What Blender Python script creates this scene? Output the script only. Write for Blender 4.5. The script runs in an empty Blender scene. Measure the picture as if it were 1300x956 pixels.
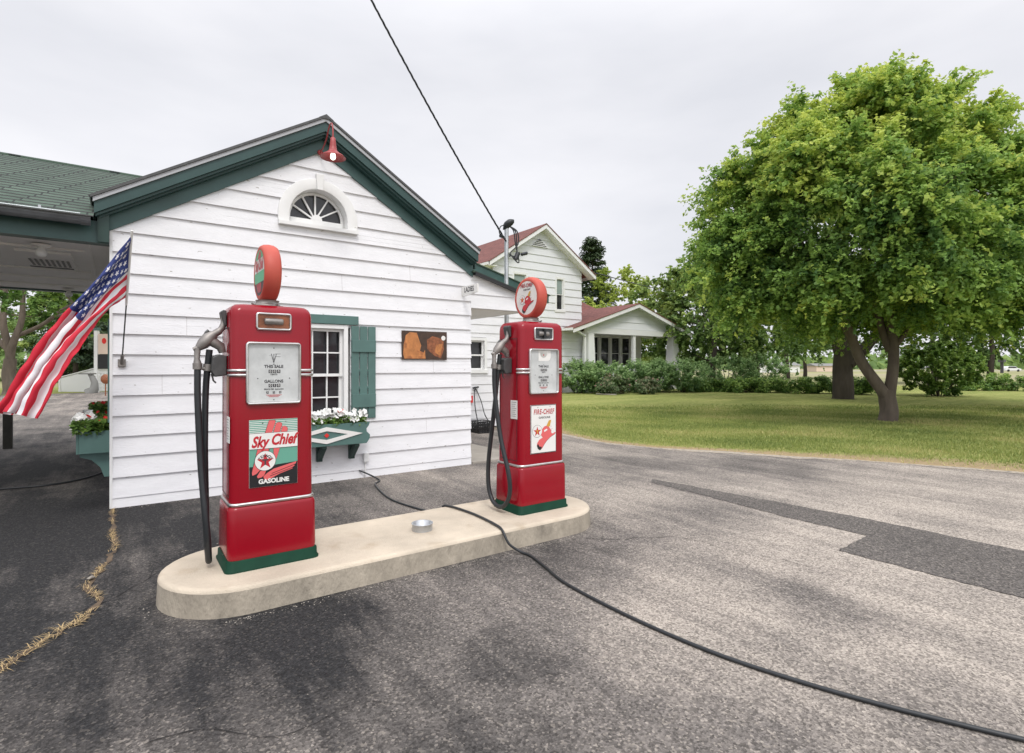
import bpy, bmesh, math, random
import numpy as np
from mathutils import Vector, Matrix
random.seed(7); RNG=np.random.default_rng(11)
S=bpy.context.scene; COL=S.collection
# ------------------------------------------------------------------ camera
TH=math.atan2(689.,950.)
F=Vector((math.sin(TH),math.cos(TH),0)); RT=Vector((math.cos(TH),-math.sin(TH),0))
cam=bpy.data.cameras.new('camera'); co=bpy.data.objects.new('camera',cam); COL.objects.link(co)
co.location=(0,0,1.5); co.rotation_euler=(math.pi/2,0,-TH)
cam.sensor_width=36; cam.lens=689/1300*36; cam.shift_y=-13/1300; cam.clip_start=.05; cam.clip_end=5000
S.camera=co
def DD(px,d,z=0.):
    """ground position at depth d on the bearing of photo column px"""
    p=(F+RT*((px-650)/689))*d
    return Vector((p.x,p.y,z))
def HZ(py,d): return 1.5+(465-py)/689*d
# ------------------------------------------------------------------ world and sun
SUN_EL=math.radians(52); SUN_AZ=math.radians(200)
sdir=Vector((math.sin(SUN_AZ)*math.cos(SUN_EL),math.cos(SUN_AZ)*math.cos(SUN_EL),math.sin(SUN_EL)))
w=bpy.data.worlds.new('World'); S.world=w; w.use_nodes=True
nt=w.node_tree; nt.nodes.clear()
def N(nt,t,**k):
    n=nt.nodes.new(t)
    for a,b in k.items(): setattr(n,a,b)
    return n
out=N(nt,'ShaderNodeOutputWorld'); bg=N(nt,'ShaderNodeBackground'); bg.inputs[1].default_value=.1
sky=N(nt,'ShaderNodeTexSky'); sky.sky_type='NISHITA'; sky.sun_disc=False
sky.sun_elevation=SUN_EL; sky.sun_rotation=SUN_AZ; sky.air_density=1; sky.dust_density=2
tc=N(nt,'ShaderNodeTexCoord'); sep=N(nt,'ShaderNodeSeparateXYZ'); nt.links.new(tc.outputs['Generated'],sep.inputs[0])
zr=N(nt,'ShaderNodeMapRange'); zr.interpolation_type='SMOOTHSTEP'
nt.links.new(sep.outputs['Z'],zr.inputs[0])
for i,v in enumerate((.45,1.,0,1)): zr.inputs[i+1].default_value=v
dot=N(nt,'ShaderNodeVectorMath',operation='DOT_PRODUCT'); nt.links.new(tc.outputs['Generated'],dot.inputs[0]); dot.inputs[1].default_value=sdir
gl=N(nt,'ShaderNodeMapRange'); gl.interpolation_type='SMOOTHSTEP'
nt.links.new(dot.outputs['Value'],gl.inputs[0])
for i,v in enumerate((.25,1.,0,1)): gl.inputs[i+1].default_value=v
mp=N(nt,'ShaderNodeMapping'); mp.inputs['Scale'].default_value=(1,1,3.2); nt.links.new(tc.outputs['Generated'],mp.inputs[0])
cn=N(nt,'ShaderNodeTexNoise'); cn.inputs['Scale'].default_value=1.7; cn.inputs['Detail'].default_value=5; cn.inputs['Roughness'].default_value=.5
nt.links.new(mp.outputs[0],cn.inputs['Vector'])
cr=N(nt,'ShaderNodeValToRGB'); cr.color_ramp.elements[0].position=.32; cr.color_ramp.elements[1].position=.68
cr.color_ramp.elements[0].color=(7.75,7.85,8.35,1); cr.color_ramp.elements[1].color=(9.7,9.65,10.0,1)
nt.links.new(cn.outputs[0],cr.inputs[0])
def wmath(op,a,b):
    m=N(nt,'ShaderNodeMath',operation=op)
    for i,v in enumerate((a,b)):
        if isinstance(v,(int,float)): m.inputs[i].default_value=v
        else: nt.links.new(v,m.inputs[i])
    return m.outputs[0]
br=wmath('ADD',wmath('ADD',1.0,wmath('MULTIPLY',zr.outputs[0],1.0)),wmath('MULTIPLY',gl.outputs[0],.6))
sc_=N(nt,'ShaderNodeVectorMath',operation='SCALE'); nt.links.new(cr.outputs[0],sc_.inputs[0]); nt.links.new(br,sc_.inputs['Scale'])
mx=N(nt,'ShaderNodeMix',data_type='RGBA'); mx.inputs['Factor'].default_value=.93
nt.links.new(sky.outputs[0],mx.inputs[6]); nt.links.new(sc_.outputs[0],mx.inputs[7])
nt.links.new(mx.outputs[2],bg.inputs[0]); nt.links.new(bg.outputs[0],out.inputs[0])
sl=bpy.data.lights.new('sun','SUN'); sl.energy=1.3; sl.angle=math.radians(14); sl.color=(1,.96,.9)
so=bpy.data.objects.new('sun',sl); COL.objects.link(so); so.rotation_euler=sdir.to_track_quat('Z','Y').to_euler()
S.view_settings.view_transform='Standard'; S.view_settings.look='None'; S.view_settings.gamma=1; S.view_settings.exposure=0.07
# ------------------------------------------------------------------ materials
def _m(name):
    m=bpy.data.materials.new(name); m.use_nodes=True; t=m.node_tree
    return m,t,t.nodes['Principled BSDF']
def mat(name,c,rough=.5,metal=0.,var=0.,vs=6.,bump=0.,bs=60.,c2=None,thr=None,coat=0.,spec=None,emit=None,stretch=None,coords='Object'):
    """base colour, soft variation (var, at scale vs), optional second colour in spots (c2, thr), bump"""
    m,t,b=_m(name); L=t.links.new
    b.inputs['Roughness'].default_value=rough; b.inputs['Metallic'].default_value=metal
    b.inputs['Coat Weight'].default_value=coat; b.inputs['Coat Roughness'].default_value=.08
    if spec is not None: b.inputs['Specular IOR Level'].default_value=spec
    b.inputs['Base Color'].default_value=(*c,1)
    g=N(t,'ShaderNodeNewGeometry'); tco=N(t,'ShaderNodeTexCoord')
    vec=g.outputs['Position'] if coords=='World' else tco.outputs['Object']
    if stretch:
        mm=N(t,'ShaderNodeMapping'); mm.inputs['Scale'].default_value=stretch; L(vec,mm.inputs[0]); vec=mm.outputs[0]
    col=None
    if var:
        n=N(t,'ShaderNodeTexNoise'); n.inputs['Scale'].default_value=vs; n.inputs['Detail'].default_value=6; n.inputs['Roughness'].default_value=.6
        L(vec,n.inputs['Vector'])
        r=N(t,'ShaderNodeMapRange'); L(n.outputs[0],r.inputs[0])
        for i,v in enumerate((.3,.7,1-var,1+var)): r.inputs[i+1].default_value=v
        s=N(t,'ShaderNodeVectorMath',operation='SCALE'); s.inputs[0].default_value=c; L(r.outputs[0],s.inputs['Scale']); col=s.outputs[0]
    if c2:
        n2=N(t,'ShaderNodeTexNoise'); n2.inputs['Scale'].default_value=thr[1]; n2.inputs['Detail'].default_value=4; L(vec,n2.inputs['Vector'])
        r2=N(t,'ShaderNodeMapRange'); L(n2.outputs[0],r2.inputs[0])
        for i,v in enumerate((thr[0],thr[0]+thr[2],0,thr[3] if len(thr)>3 else 1)): r2.inputs[i+1].default_value=v
        x=N(t,'ShaderNodeMix',data_type='RGBA'); L(r2.outputs[0],x.inputs['Factor'])
        if col is not None: L(col,x.inputs[6])
        else: x.inputs[6].default_value=(*c,1)
        x.inputs[7].default_value=(*c2,1); col=x.outputs[2]
    if col is not None: L(col,b.inputs['Base Color'])
    if bump:
        n3=N(t,'ShaderNodeTexNoise'); n3.inputs['Scale'].default_value=bs; n3.inputs['Detail'].default_value=4; L(vec,n3.inputs['Vector'])
        bu=N(t,'ShaderNodeBump'); bu.inputs['Strength'].default_value=bump; bu.inputs['Distance'].default_value=.01
        L(n3.outputs[0],bu.inputs['Height']); L(bu.outputs[0],b.inputs['Normal'])
    if emit:
        b.inputs['Emission Color'].default_value=(*emit[:3],1); b.inputs['Emission Strength'].default_value=emit[3]
    return m
M={}
M['siding']=mat('white_siding',(.79,.79,.81),.55,var=.045,vs=3.5,c2=(.33,.31,.28),thr=(.70,10,.02,.85),bump=.3,bs=25,stretch=(1,1,3))
M['trim']=mat('white_trim',(.80,.80,.79),.5,var=.04,vs=5,c2=(.4,.37,.32),thr=(.74,14,.02,.7))
M['blind']=mat('grey_green_blind',(.26,.32,.30),.7)
M['far_siding']=mat('far_white_siding',(.74,.75,.77),.6,var=.03,vs=1.5,c2=(.42,.36,.28),thr=(.76,2.,.02,.5))
M['far_trim']=mat('far_white_trim',(.78,.78,.77),.5)
M['green']=mat('dark_green_paint',(.040,.092,.086),.45,var=.14,vs=4,c2=(.07,.13,.12),thr=(.60,7,.2,.6))
M['shutter']=mat('shutter_green_paint',(.085,.165,.150),.5,var=.10,vs=5)
M['green_shaded']=mat('moulding_green_shaded',(.026,.066,.062),.45,var=.12,vs=5); M['edge_grey']=mat('drip_edge_grey',(.42,.43,.45),.5)  # moulding: trim green darkened, shade of its downward faces put into the colour
M['green_dark']=mat('deep_green_paint',(.016,.048,.040),.45,var=.12,vs=5)
M['red']=mat('red_enamel',(.27,.003,.012),.20,coat=.0,spec=.42,var=.05,vs=3,bump=.03,bs=5)
M['base_green']=mat('pump_base_green',(.007,.042,.024),.6,spec=.15,coat=.0,var=.15,vs=8,c2=(.2,.19,.16),thr=(.73,20,.02,.6))
M['chrome']=mat('chrome',(.62,.61,.60),.28,metal=1,var=.12,vs=20)
M['steel']=mat('cast_metal',(.27,.25,.235),.5,metal=.6,var=.2,vs=25)
M['darkmetal']=mat('dark_metal',(.09,.09,.09),.5,metal=.5,var=.2,vs=25)
M['dial']=mat('dial_face_grey',(.55,.565,.56),.35,var=.14,vs=9,coat=.3)
M['rubber']=mat('black_rubber',(.020,.023,.026),.42,var=.15,vs=15)
M['globe']=mat('faded_red_globe',(.52,.085,.055),.55,var=.12,vs=4,c2=(.40,.05,.045),thr=(.5,3,.3,.7))
M['white_en']=mat('white_enamel',(.78,.77,.74),.35,var=.03)
M['globe_white']=mat('globe_lens_white',(.72,.70,.66),.3,var=.06,vs=8)
M['en_red']=mat('sign_red',(.50,.02,.03),.35)
M['en_pink']=mat('sign_coral',(.72,.13,.13),.35)
M['en_green']=mat('sign_green',(.13,.36,.27),.35)
M['globe_green']=mat('globe_green',(.06,.42,.20),.35)
M['black']=mat('black_paint',(.012,.012,.014),.4)
M['gold']=mat('sign_gold',(.6,.33,.05),.4)
M['grey']=mat('grey_ink',(.05,.05,.055),.5)
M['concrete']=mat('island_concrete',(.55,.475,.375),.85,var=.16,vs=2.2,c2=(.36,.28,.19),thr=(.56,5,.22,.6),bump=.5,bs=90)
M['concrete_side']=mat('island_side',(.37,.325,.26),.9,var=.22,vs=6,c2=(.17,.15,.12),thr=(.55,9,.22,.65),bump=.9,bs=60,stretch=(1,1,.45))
M['slab']=mat('stoop_concrete',(.34,.31,.27),.9,var=.15,vs=2,bump=.3)
M['galv']=mat('galvanised',(.50,.52,.54),.42,metal=.7,var=.15,vs=12)
M['gutter_grey']=mat('gutter_shaded',(.16,.17,.18),.5,metal=.3,var=.2,vs=6)  # galvanised grey darkened to paint in the shade on the gutter's underside
M['glass']=mat('dark_window_glass',(.030,.031,.034),.08,spec=.5,var=.6,vs=2.5)
M['lamp_red']=mat('lamp_red_enamel',(.33,.045,.045),.4,var=.1)
M['bulb']=mat('lit_bulb',(.9,.88,.8),.3,emit=(1,.93,.8,2.2))
M['bulb_off']=mat('globe_bulb',(.75,.75,.73),.3)
M['ceil']=mat('canopy_ceiling_paint',(.84,.82,.79),.6,var=.04,vs=2)
M['wood_dark']=mat('dark_wood_post',(.03,.028,.022),.8,var=.3,vs=10)
M['bark']=mat('grey_brown_bark',(.15,.12,.095),.9,var=.3,vs=6,bump=.9,bs=18,stretch=(1,1,.25))
M['bark_dark']=mat('dark_bark',(.06,.048,.038),.95,var=.3,vs=6,bump=.9,bs=14,stretch=(1,1,.25))
M['stem']=mat('shrub_stem',(.06,.05,.035),.9,var=.3)
M['dirt']=mat('bare_soil',(.12,.085,.055),.95,var=.3,vs=8,bump=.6)
M['petal']=mat('white_petal',(.82,.82,.80),.6)
M['petal_red']=mat('red_petal',(.70,.03,.025),.6)
M['petal_pink']=mat('faded_pink_blossom',(.26,.12,.11),.7)
M['flag_r']=mat('flag_red',(.60,.020,.045),.7); M['flag_w']=mat('flag_white',(.80,.78,.80),.7); M['flag_b']=mat('flag_blue',(.028,.045,.19),.7)
M['plaque_d']=mat('plaque_dark_brown',(.055,.03,.02),.35,var=.4,vs=14); M['plaque_o']=mat('plaque_orange_brown',(.48,.19,.06),.35,var=.3,vs=9,c2=(.25,.08,.03),thr=(.55,8,.1,.7))
M['plaque_r']=mat('plaque_rust',(.25,.085,.035),.35,var=.5,vs=22)
M['pebble']=mat('pebble',(.34,.31,.27),.9,var=.35,vs=3)
M['crack_dark']=mat('crack_dark',(.012,.011,.011),.95)
M['nail']=mat('rusty_nail_grey',(.36,.34,.32),.8)
M['straw']=mat('dry_straw',(.42,.31,.16),.9,var=.25,vs=5)
M['shed']=mat('pale_shed_paint',(.74,.74,.75),.7)
M['car_white']=mat('white_car_paint',(.75,.76,.78),.25); M['tyre']=mat('tyre_rubber',(.02,.02,.02),.8)
M['sign_peach']=mat('marquee_panel',(.70,.55,.45),.5); M['far_stone']=mat('grey_stone',(.22,.22,.21),.8)
M['field_far']=mat('distant_foliage',(.055,.085,.045),.9,var=.3,vs=.05)
def shingle(name,c1,c2,mortar,wd=.3,ht=.135):
    m,t,b=_m(name); L=t.links.new
    uv=N(t,'ShaderNodeUVMap'); br_=N(t,'ShaderNodeTexBrick'); L(uv.outputs[0],br_.inputs['Vector'])
    br_.inputs['Color1'].default_value=(*c1,1); br_.inputs['Color2'].default_value=(*c2,1); br_.inputs['Mortar'].default_value=(*mortar,1)
    br_.inputs['Scale'].default_value=1; br_.inputs['Brick Width'].default_value=wd; br_.inputs['Row Height'].default_value=ht
    br_.inputs['Mortar Size'].default_value=.009; br_.inputs['Mortar Smooth'].default_value=.3
    n=N(t,'ShaderNodeTexNoise'); n.inputs['Scale'].default_value=5; n.inputs['Detail'].default_value=8; L(uv.outputs[0],n.inputs['Vector'])
    r=N(t,'ShaderNodeMapRange'); L(n.outputs[0],r.inputs[0])
    for i,v in enumerate((.3,.7,.75,1.25)): r.inputs[i+1].default_value=v
    s=N(t,'ShaderNodeVectorMath',operation='SCALE'); L(br_.outputs[0],s.inputs[0]); L(r.outputs[0],s.inputs['Scale']); L(s.outputs[0],b.inputs['Base Color'])
    bu=N(t,'ShaderNodeBump'); bu.inputs['Strength'].default_value=.6; bu.inputs['Distance'].default_value=.006; bu.invert=True
    L(br_.outputs['Fac'],bu.inputs['Height']); L(bu.outputs[0],b.inputs['Normal']); b.inputs['Roughness'].default_value=.9
    return m
M['shingle_green']=shingle('green_shingles',(.058,.092,.068),(.080,.118,.088),(.016,.024,.020))
M['shingle_red']=shingle('red_brown_shingles',(.20,.075,.062),(.155,.058,.05),(.08,.03,.028),.3,.2)
def leafmat(name,a,b_,c,tr=.35):
    """per-leaf tint attribute drives dark green -> green -> young yellow-green"""
    m,t,b=_m(name); L=t.links.new
    at=N(t,'ShaderNodeAttribute'); at.attribute_name='tint'
    r=N(t,'ShaderNodeValToRGB'); e=r.color_ramp.elements
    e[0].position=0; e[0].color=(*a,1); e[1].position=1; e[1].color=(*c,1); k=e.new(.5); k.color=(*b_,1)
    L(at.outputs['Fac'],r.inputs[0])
    L(r.outputs[0],b.inputs['Base Color']); b.inputs['Roughness'].default_value=.5; b.inputs['Specular IOR Level'].default_value=.3
    tl=N(t,'ShaderNodeBsdfTranslucent'); L(r.outputs[0],tl.inputs[0])
    mxs=N(t,'ShaderNodeMixShader'); mxs.inputs[0].default_value=tr
    o=t.nodes['Material Output']; L(b.outputs[0],mxs.inputs[1]); L(tl.outputs[0],mxs.inputs[2]); L(mxs.outputs[0],o.inputs[0])
    return m
M['leaf_maple']=leafmat('maple_leaves',(.11,.22,.065),(.29,.45,.10),(.62,.69,.15),.45)
M['leaf_dark']=leafmat('dark_leaves',(.075,.14,.045),(.17,.27,.075),(.36,.46,.12))
M['leaf_yellow']=leafmat('yellow_green_leaves',(.18,.25,.05),(.32,.41,.08),(.50,.58,.13),.4)
M['leaf_ever']=leafmat('evergreen_needles',(.03,.055,.028),(.055,.09,.04),(.10,.14,.06),.1)
M['leaf_shrub']=leafmat('shrub_leaves',(.075,.16,.06),(.18,.32,.12),(.40,.55,.24))
M['leaf_hedge']=leafmat('hedge_leaves',(.07,.14,.035),(.16,.28,.06),(.33,.46,.10))
M['leaf_spirea']=leafmat('spirea_leaves',(.08,.14,.06),(.17,.24,.11),(.36,.30,.20))
M['grassblade']=leafmat('grass_blades',(.17,.23,.06),(.35,.40,.12),(.62,.54,.25),.3)
# ---- asphalt
def asphalt(name='worn_asphalt',fixed=None):
    m,t,b=_m(name); L=t.links.new
    g=N(t,'ShaderNodeNewGeometry'); P=g.outputs['Position']
    def mth(op,a,b2=None,c=None,clamp=False):
        x=N(t,'ShaderNodeMath',operation=op); x.use_clamp=clamp
        for i,v in enumerate((a,b2,c)):
            if v is None: continue
            if isinstance(v,(int,float)): x.inputs[i].default_value=v
            else: L(v,x.inputs[i])
        return x.outputs[0]
    def rng(v,a,b2,c,d,sm=True):
        x=N(t,'ShaderNodeMapRange')
        if sm: x.interpolation_type='SMOOTHSTEP'
        L(v,x.inputs[0])
        for i,q in enumerate((a,b2,c,d)): x.inputs[i+1].default_value=q
        return x.outputs[0]
    def noise(scale,detail=5,rough=.55,st=None,rot=0.,off=(0,0,0)):
        v=P
        if st or rot:
            mm=N(t,'ShaderNodeMapping'); mm.inputs['Scale'].default_value=st or (1,1,1); mm.inputs['Rotation'].default_value=(0,0,rot); mm.inputs['Location'].default_value=off; L(P,mm.inputs[0]); v=mm.outputs[0]
        n=N(t,'ShaderNodeTexNoise'); n.inputs['Scale'].default_value=scale; n.inputs['Detail'].default_value=detail; n.inputs['Roughness'].default_value=rough; L(v,n.inputs['Vector']); return n.outputs[0]
    sp=N(t,'ShaderNodeSeparateXYZ'); L(P,sp.inputs[0]); X,Y=sp.outputs[0],sp.outputs[1]
    wob=noise(.9,6,.65)
    xw=mth('ADD',X,mth('MULTIPLY',mth('SUBTRACT',wob,.5),2.6))
    tx=rng(xw,-.3,4.5,0,1)
    fy=rng(Y,9,26,0,.55)                                    # far lot is paler, sealed less
    near=rng(Y,3.6,2.2,0,.22)                               # pale worn strip in front of the island
    big=mth('MULTIPLY',mth('SUBTRACT',noise(.75,8,.68),.5),1.0)
    streak=mth('MULTIPLY',mth('SUBTRACT',noise(1.3,8,.7,(1.6,.22,1),.05),.5),1.3)
    Ls=mth('ADD',mth('ADD',mth('ADD',mth('MULTIPLY',tx,.60),fy),mth('ADD',big,streak)),mth('ADD',near,.05))
    # oil / sealer stains with an outline of their own
    def blob(cx,cy,r,soft,amt):
        vx=mth('SUBTRACT',X,cx); vy=mth('SUBTRACT',Y,cy)
        d=mth('SQRT',mth('ADD',mth('MULTIPLY',vx,vx),mth('MULTIPLY',vy,vy)))
        d=mth('ADD',d,mth('MULTIPLY',mth('SUBTRACT',noise(1.6,4),.5),.9*r))
        return rng(d,r-soft,r+soft,amt,0)
    for a in ((1.75,2.3,.30,.06,.16),(2.9,3.2,.5,.25,.15),(4.6,3.2,.6,.3,.2),(.9,3.0,.6,.4,.2),(3.5,1.6,.35,.2,.2),(6.7,5.6,.6,.3,.2),(8.0,4.4,.6,.3,.22),(-.6,6.6,.8,.4,.25)):
        Ls=mth('SUBTRACT',Ls,blob(*a))
    if fixed is not None: Ls=mth('ADD',mth('MULTIPLY',mth('ADD',big,streak),.30),fixed)
    Ls=mth('MAXIMUM',mth('MINIMUM',Ls,1.),0.)
    cr_=N(t,'ShaderNodeValToRGB'); e=cr_.color_ramp.elements
    e[0].position=0; e[0].color=(.027,.0265,.0275,1); e[1].position=1; e[1].color=(.40,.352,.305,1); k=e.new(.5); k.color=(.165,.148,.135,1)
    L(Ls,cr_.inputs[0])
    # aggregate
    f1=noise(150,3,.7); v=N(t,'ShaderNodeTexVoronoi'); v.inputs['Scale'].default_value=95; L(P,v.inputs['Vector'])
    sv=N(t,'ShaderNodeSeparateColor'); L(v.outputs['Color'],sv.inputs[0])
    ag=rng(sv.outputs[0],.0,1.,.55,1.45,False)
    lite=rng(sv.outputs[1],.86,.93,0,1); 
    f2=noise(28,4,.7)
    mul=mth('MULTIPLY',mth('MULTIPLY',ag,rng(f1,.3,.7,.72,1.28,False)),rng(f2,.3,.7,.82,1.18,False))
    s=N(t,'ShaderNodeVectorMath',operation='SCALE'); L(cr_.outputs[0],s.inputs[0]); L(mul,s.inputs['Scale'])
    x=N(t,'ShaderNodeMix',data_type='RGBA'); L(mth('MULTIPLY',lite,mth('ADD',mth('MULTIPLY',Ls,.55),.07)),x.inputs['Factor']); L(s.outputs[0],x.inputs[6]); x.inputs[7].default_value=(.62,.55,.47,1)
    L(x.outputs[2],b.inputs['Base Color']); b.inputs['Roughness'].default_value=.85; b.inputs['Specular IOR Level'].default_value=.25
    bu=N(t,'ShaderNodeBump'); bu.inputs['Strength'].default_value=.8; bu.inputs['Distance'].default_value=.006
    L(mth('ADD',v.outputs['Distance'],f1),bu.inputs['Height']); L(bu.outputs[0],b.inputs['Normal'])
    return m
M['asphalt']=asphalt()
M['patch']=asphalt('newer_asphalt',.33)
M['shoulder']=mat('sandy_gravel',(.40,.345,.275),.95,var=.2,vs=30,c2=(.22,.2,.18),thr=(.5,14,.12,.9),bump=.6,bs=90,coords='World')
def lawnmat():
    m,t,b=_m('mown_lawn'); L=t.links.new
    g=N(t,'ShaderNodeNewGeometry'); P=g.outputs['Position']
    def noise(scale,detail=5,st=None,rot=0):
        v=P
        if st:
            mm=N(t,'ShaderNodeMapping'); mm.inputs['Scale'].default_value=st; mm.inputs['Rotation'].default_value=(0,0,rot); L(P,mm.inputs[0]); v=mm.outputs[0]
        n=N(t,'ShaderNodeTexNoise'); n.inputs['Scale'].default_value=scale; n.inputs['Detail'].default_value=detail; n.inputs['Roughness'].default_value=.65; L(v,n.inputs['Vector']); return n.outputs[0]
    r=N(t,'ShaderNodeValToRGB'); e=r.color_ramp.elements
    e[0].position=.30; e[0].color=(.125,.165,.042,1); e[1].position=.72; e[1].color=(.52,.46,.19,1); k=e.new(.5); k.color=(.28,.31,.095,1)
    a=N(t,'ShaderNodeMath',operation='ADD'); m1=N(t,'ShaderNodeMath',operation='MULTIPLY'); m1.inputs[1].default_value=.45; m2=N(t,'ShaderNodeMath',operation='MULTIPLY'); m2.inputs[1].default_value=.55
    L(noise(.5,7,(.5,1.6,1),.55),m1.inputs[0]); L(noise(7,8),m2.inputs[0]); L(m1.outputs[0],a.inputs[0]); L(m2.outputs[0],a.inputs[1]); L(a.outputs[0],r.inputs[0])
    at=N(t,'ShaderNodeAttribute'); at.attribute_name='edge'
    n2=noise(2.2,7); m3=N(t,'ShaderNodeMath',operation='MULTIPLY_ADD'); L(n2,m3.inputs[0]); m3.inputs[1].default_value=1.1; m3.inputs[2].default_value=-.55
    ad=N(t,'ShaderNodeMath',operation='ADD'); L(at.outputs['Fac'],ad.inputs[0]); L(m3.outputs[0],ad.inputs[1])
    rr=N(t,'ShaderNodeValToRGB'); q=rr.color_ramp.elements; q[0].position=.35; q[0].color=(0,0,0,1); q[1].position=.75; q[1].color=(1,1,1,1); L(ad.outputs[0],rr.inputs[0])
    x=N(t,'ShaderNodeMix',data_type='RGBA'); L(rr.outputs[0],x.inputs['Factor']); L(r.outputs[0],x.inputs[6]); x.inputs[7].default_value=(.42,.32,.19,1)
    L(x.outputs[2],b.inputs['Base Color']); b.inputs['Roughness'].default_value=.95; b.inputs['Specular IOR Level'].default_value=.1
    bu=N(t,'ShaderNodeBump'); bu.inputs['Strength'].default_value=1; bu.inputs['Distance'].default_value=.04; L(noise(40,4),bu.inputs['Height']); L(bu.outputs[0],b.inputs['Normal'])
    return m
M['lawn']=lawnmat()
M['field']=mat('pale_field',(.27,.265,.115),.95,var=.3,vs=.04,c2=(.33,.29,.18),thr=(.5,.015,.1,.8),coords='World',stretch=(1,.25,1))
# ------------------------------------------------------------------ mesh builder
class MB:
    def __init__(s): s.v=[]; s.f=[]; s.m=[]; s.uv={}; s.sm=[]
    def add(s,vs,fs,mi=0,smooth=False,uvs=None):
        o=len(s.v); s.v+= [tuple(v) for v in vs]
        for i,f in enumerate(fs):
            if uvs: s.uv[len(s.f)]=uvs[i]
            s.f.append([o+k for k in f]); s.m.append(mi); s.sm.append(smooth)
    def box(s,a,b,mi=0):
        x0,y0,z0=a; x1,y1,z1=b
        s.add([(x0,y0,z0),(x1,y0,z0),(x1,y1,z0),(x0,y1,z0),(x0,y0,z1),(x1,y0,z1),(x1,y1,z1),(x0,y1,z1)],
              [(0,3,2,1),(4,5,6,7),(0,1,5,4),(1,2,6,5),(2,3,7,6),(3,0,4,7)],mi)
    def obox(s,O,u,v,n,U,V,Wd,mi=0):
        """box with origin O and edge vectors u*U, v*V, n*Wd"""
        O=Vector(O);u=Vector(u)*U;v=Vector(v)*V;n=Vector(n)*Wd
        s.add([O,O+u,O+u+v,O+v,O+n,O+u+n,O+u+v+n,O+v+n],[(0,3,2,1),(4,5,6,7),(0,1,5,4),(1,2,6,5),(2,3,7,6),(3,0,4,7)],mi)
    def prism(s,pts,n,mi=0):
        """pts: planar polygon (3-D), extruded by vector n"""
        pts=[Vector(p) for p in pts]; n=Vector(n); k=len(pts)
        fs=[list(range(k))[::-1],list(range(k,2*k))]+[(i,(i+1)%k,(i+1)%k+k,i+k) for i in range(k)]
        s.add(pts+[p+n for p in pts],fs,mi)
    def loft(s,rings,mi=0,smooth=True,cap=True):
        k=len(rings[0]); vs=[p for r in rings for p in r]; fs=[]
        for j in range(len(rings)-1):
            for i in range(k): fs.append((j*k+i,j*k+(i+1)%k,(j+1)*k+(i+1)%k,(j+1)*k+i))
        s.add(vs,fs,mi,smooth)
        if cap:
            s.add(rings[0],[list(range(k))[::-1]],mi); s.add(rings[-1],[list(range(k))],mi)
    def tube(s,path,rad,seg=8,mi=0,cap=True):
        path=[Vector(p) for p in path]; n=len(path)
        if not hasattr(rad,'__len__'): rad=[rad]*n
        t0=(path[1]-path[0]).normalized(); up=Vector((0,0,1)) if abs(t0.z)<.9 else Vector((1,0,0))
        a=t0.cross(up).normalized(); rings=[]
        for i in range(n):
            t=(path[min(i+1,n-1)]-path[max(i-1,0)]).normalized()
            a=(a-t*a.dot(t)).normalized(); b=t.cross(a)
            rings.append([path[i]+(a*math.cos(q)+b*math.sin(q))*rad[i] for q in [2*math.pi*j/seg for j in range(seg)]])
        s.loft(rings,mi,True,cap)
    def lathe(s,prof,O,ax,a,b,seg=32,mi=0,smooth=True):
        """prof: (radius, distance along ax)"""
        O=Vector(O);ax=Vector(ax);a=Vector(a);b=Vector(b)
        rings=[[O+ax*h+(a*math.cos(q)+b*math.sin(q))*max(r,1e-4) for q in [2*math.pi*j/seg for j in range(seg)]] for r,h in prof]
        s.loft(rings,mi,smooth,True)
    def poly(s,pts,mi=0): s.add(pts,[list(range(len(pts)))],mi)
    def quad(s,a,b,c,d,mi=0,uv=None): s.add([a,b,c,d],[(0,1,2,3)],mi,uvs=[uv] if uv else None)
    def build(s,name,mats,parent=None,bevel=0,label=None,cat=None,group=None,kind=None,loc=None):
        me=bpy.data.meshes.new(name); me.from_pydata(s.v,[],s.f)
        if not isinstance(mats,(list,tuple)): mats=[mats]
        for m in mats: me.materials.append(M[m] if isinstance(m,str) else m)
        me.polygons.foreach_set('material_index',s.m); me.polygons.foreach_set('use_smooth',s.sm)
        if s.uv:
            ul=me.uv_layers.new(name='UVMap')
            for p in me.polygons:
                u=s.uv.get(p.index)
                if u:
                    for k,li in enumerate(p.loop_indices): ul.data[li].uv=u[k]
        me.update()
        o=bpy.data.objects.new(name,me); COL.objects.link(o)
        if parent: o.parent=parent
        if loc is not None: o.location=loc
        if bevel:
            b=o.modifiers.new('bevel','BEVEL'); b.width=bevel; b.segments=2; b.limit_method='ANGLE'; b.angle_limit=math.radians(40)
        tag(o,label,cat,group,kind)
        return o
def tag(o,label=None,cat=None,group=None,kind=None):
    for k,v in (('label',label),('category',cat),('group',group),('kind',kind)):
        if v: o[k]=v
    return o
def empty(name,label,cat,loc=(0,0,0),group=None,rz=0):
    o=bpy.data.objects.new(name,None); COL.objects.link(o); o.location=loc; o.rotation_euler=(0,0,rz); o.empty_display_size=.1
    return tag(o,label,cat,group)
def text_geo(txt,size=1.,shear=0.,sx=1.,bold=0.,sp=1.):
    c=bpy.data.curves.new('tmp','FONT'); c.body=txt; c.size=size; c.shear=shear; c.align_x='CENTER'; c.align_y='CENTER'; c.offset=bold; c.resolution_u=3; c.space_character=sp
    o=bpy.data.objects.new('tmp',c); COL.objects.link(o); dg=bpy.context.evaluated_depsgraph_get(); me=o.evaluated_get(dg).to_mesh()
    vs=[(v.co.x*sx,v.co.y) for v in me.vertices]; fs=[list(p.vertices) for p in me.polygons]
    o.evaluated_get(dg).to_mesh_clear(); bpy.data.objects.remove(o); bpy.data.curves.remove(c)
    return vs,fs
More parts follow.
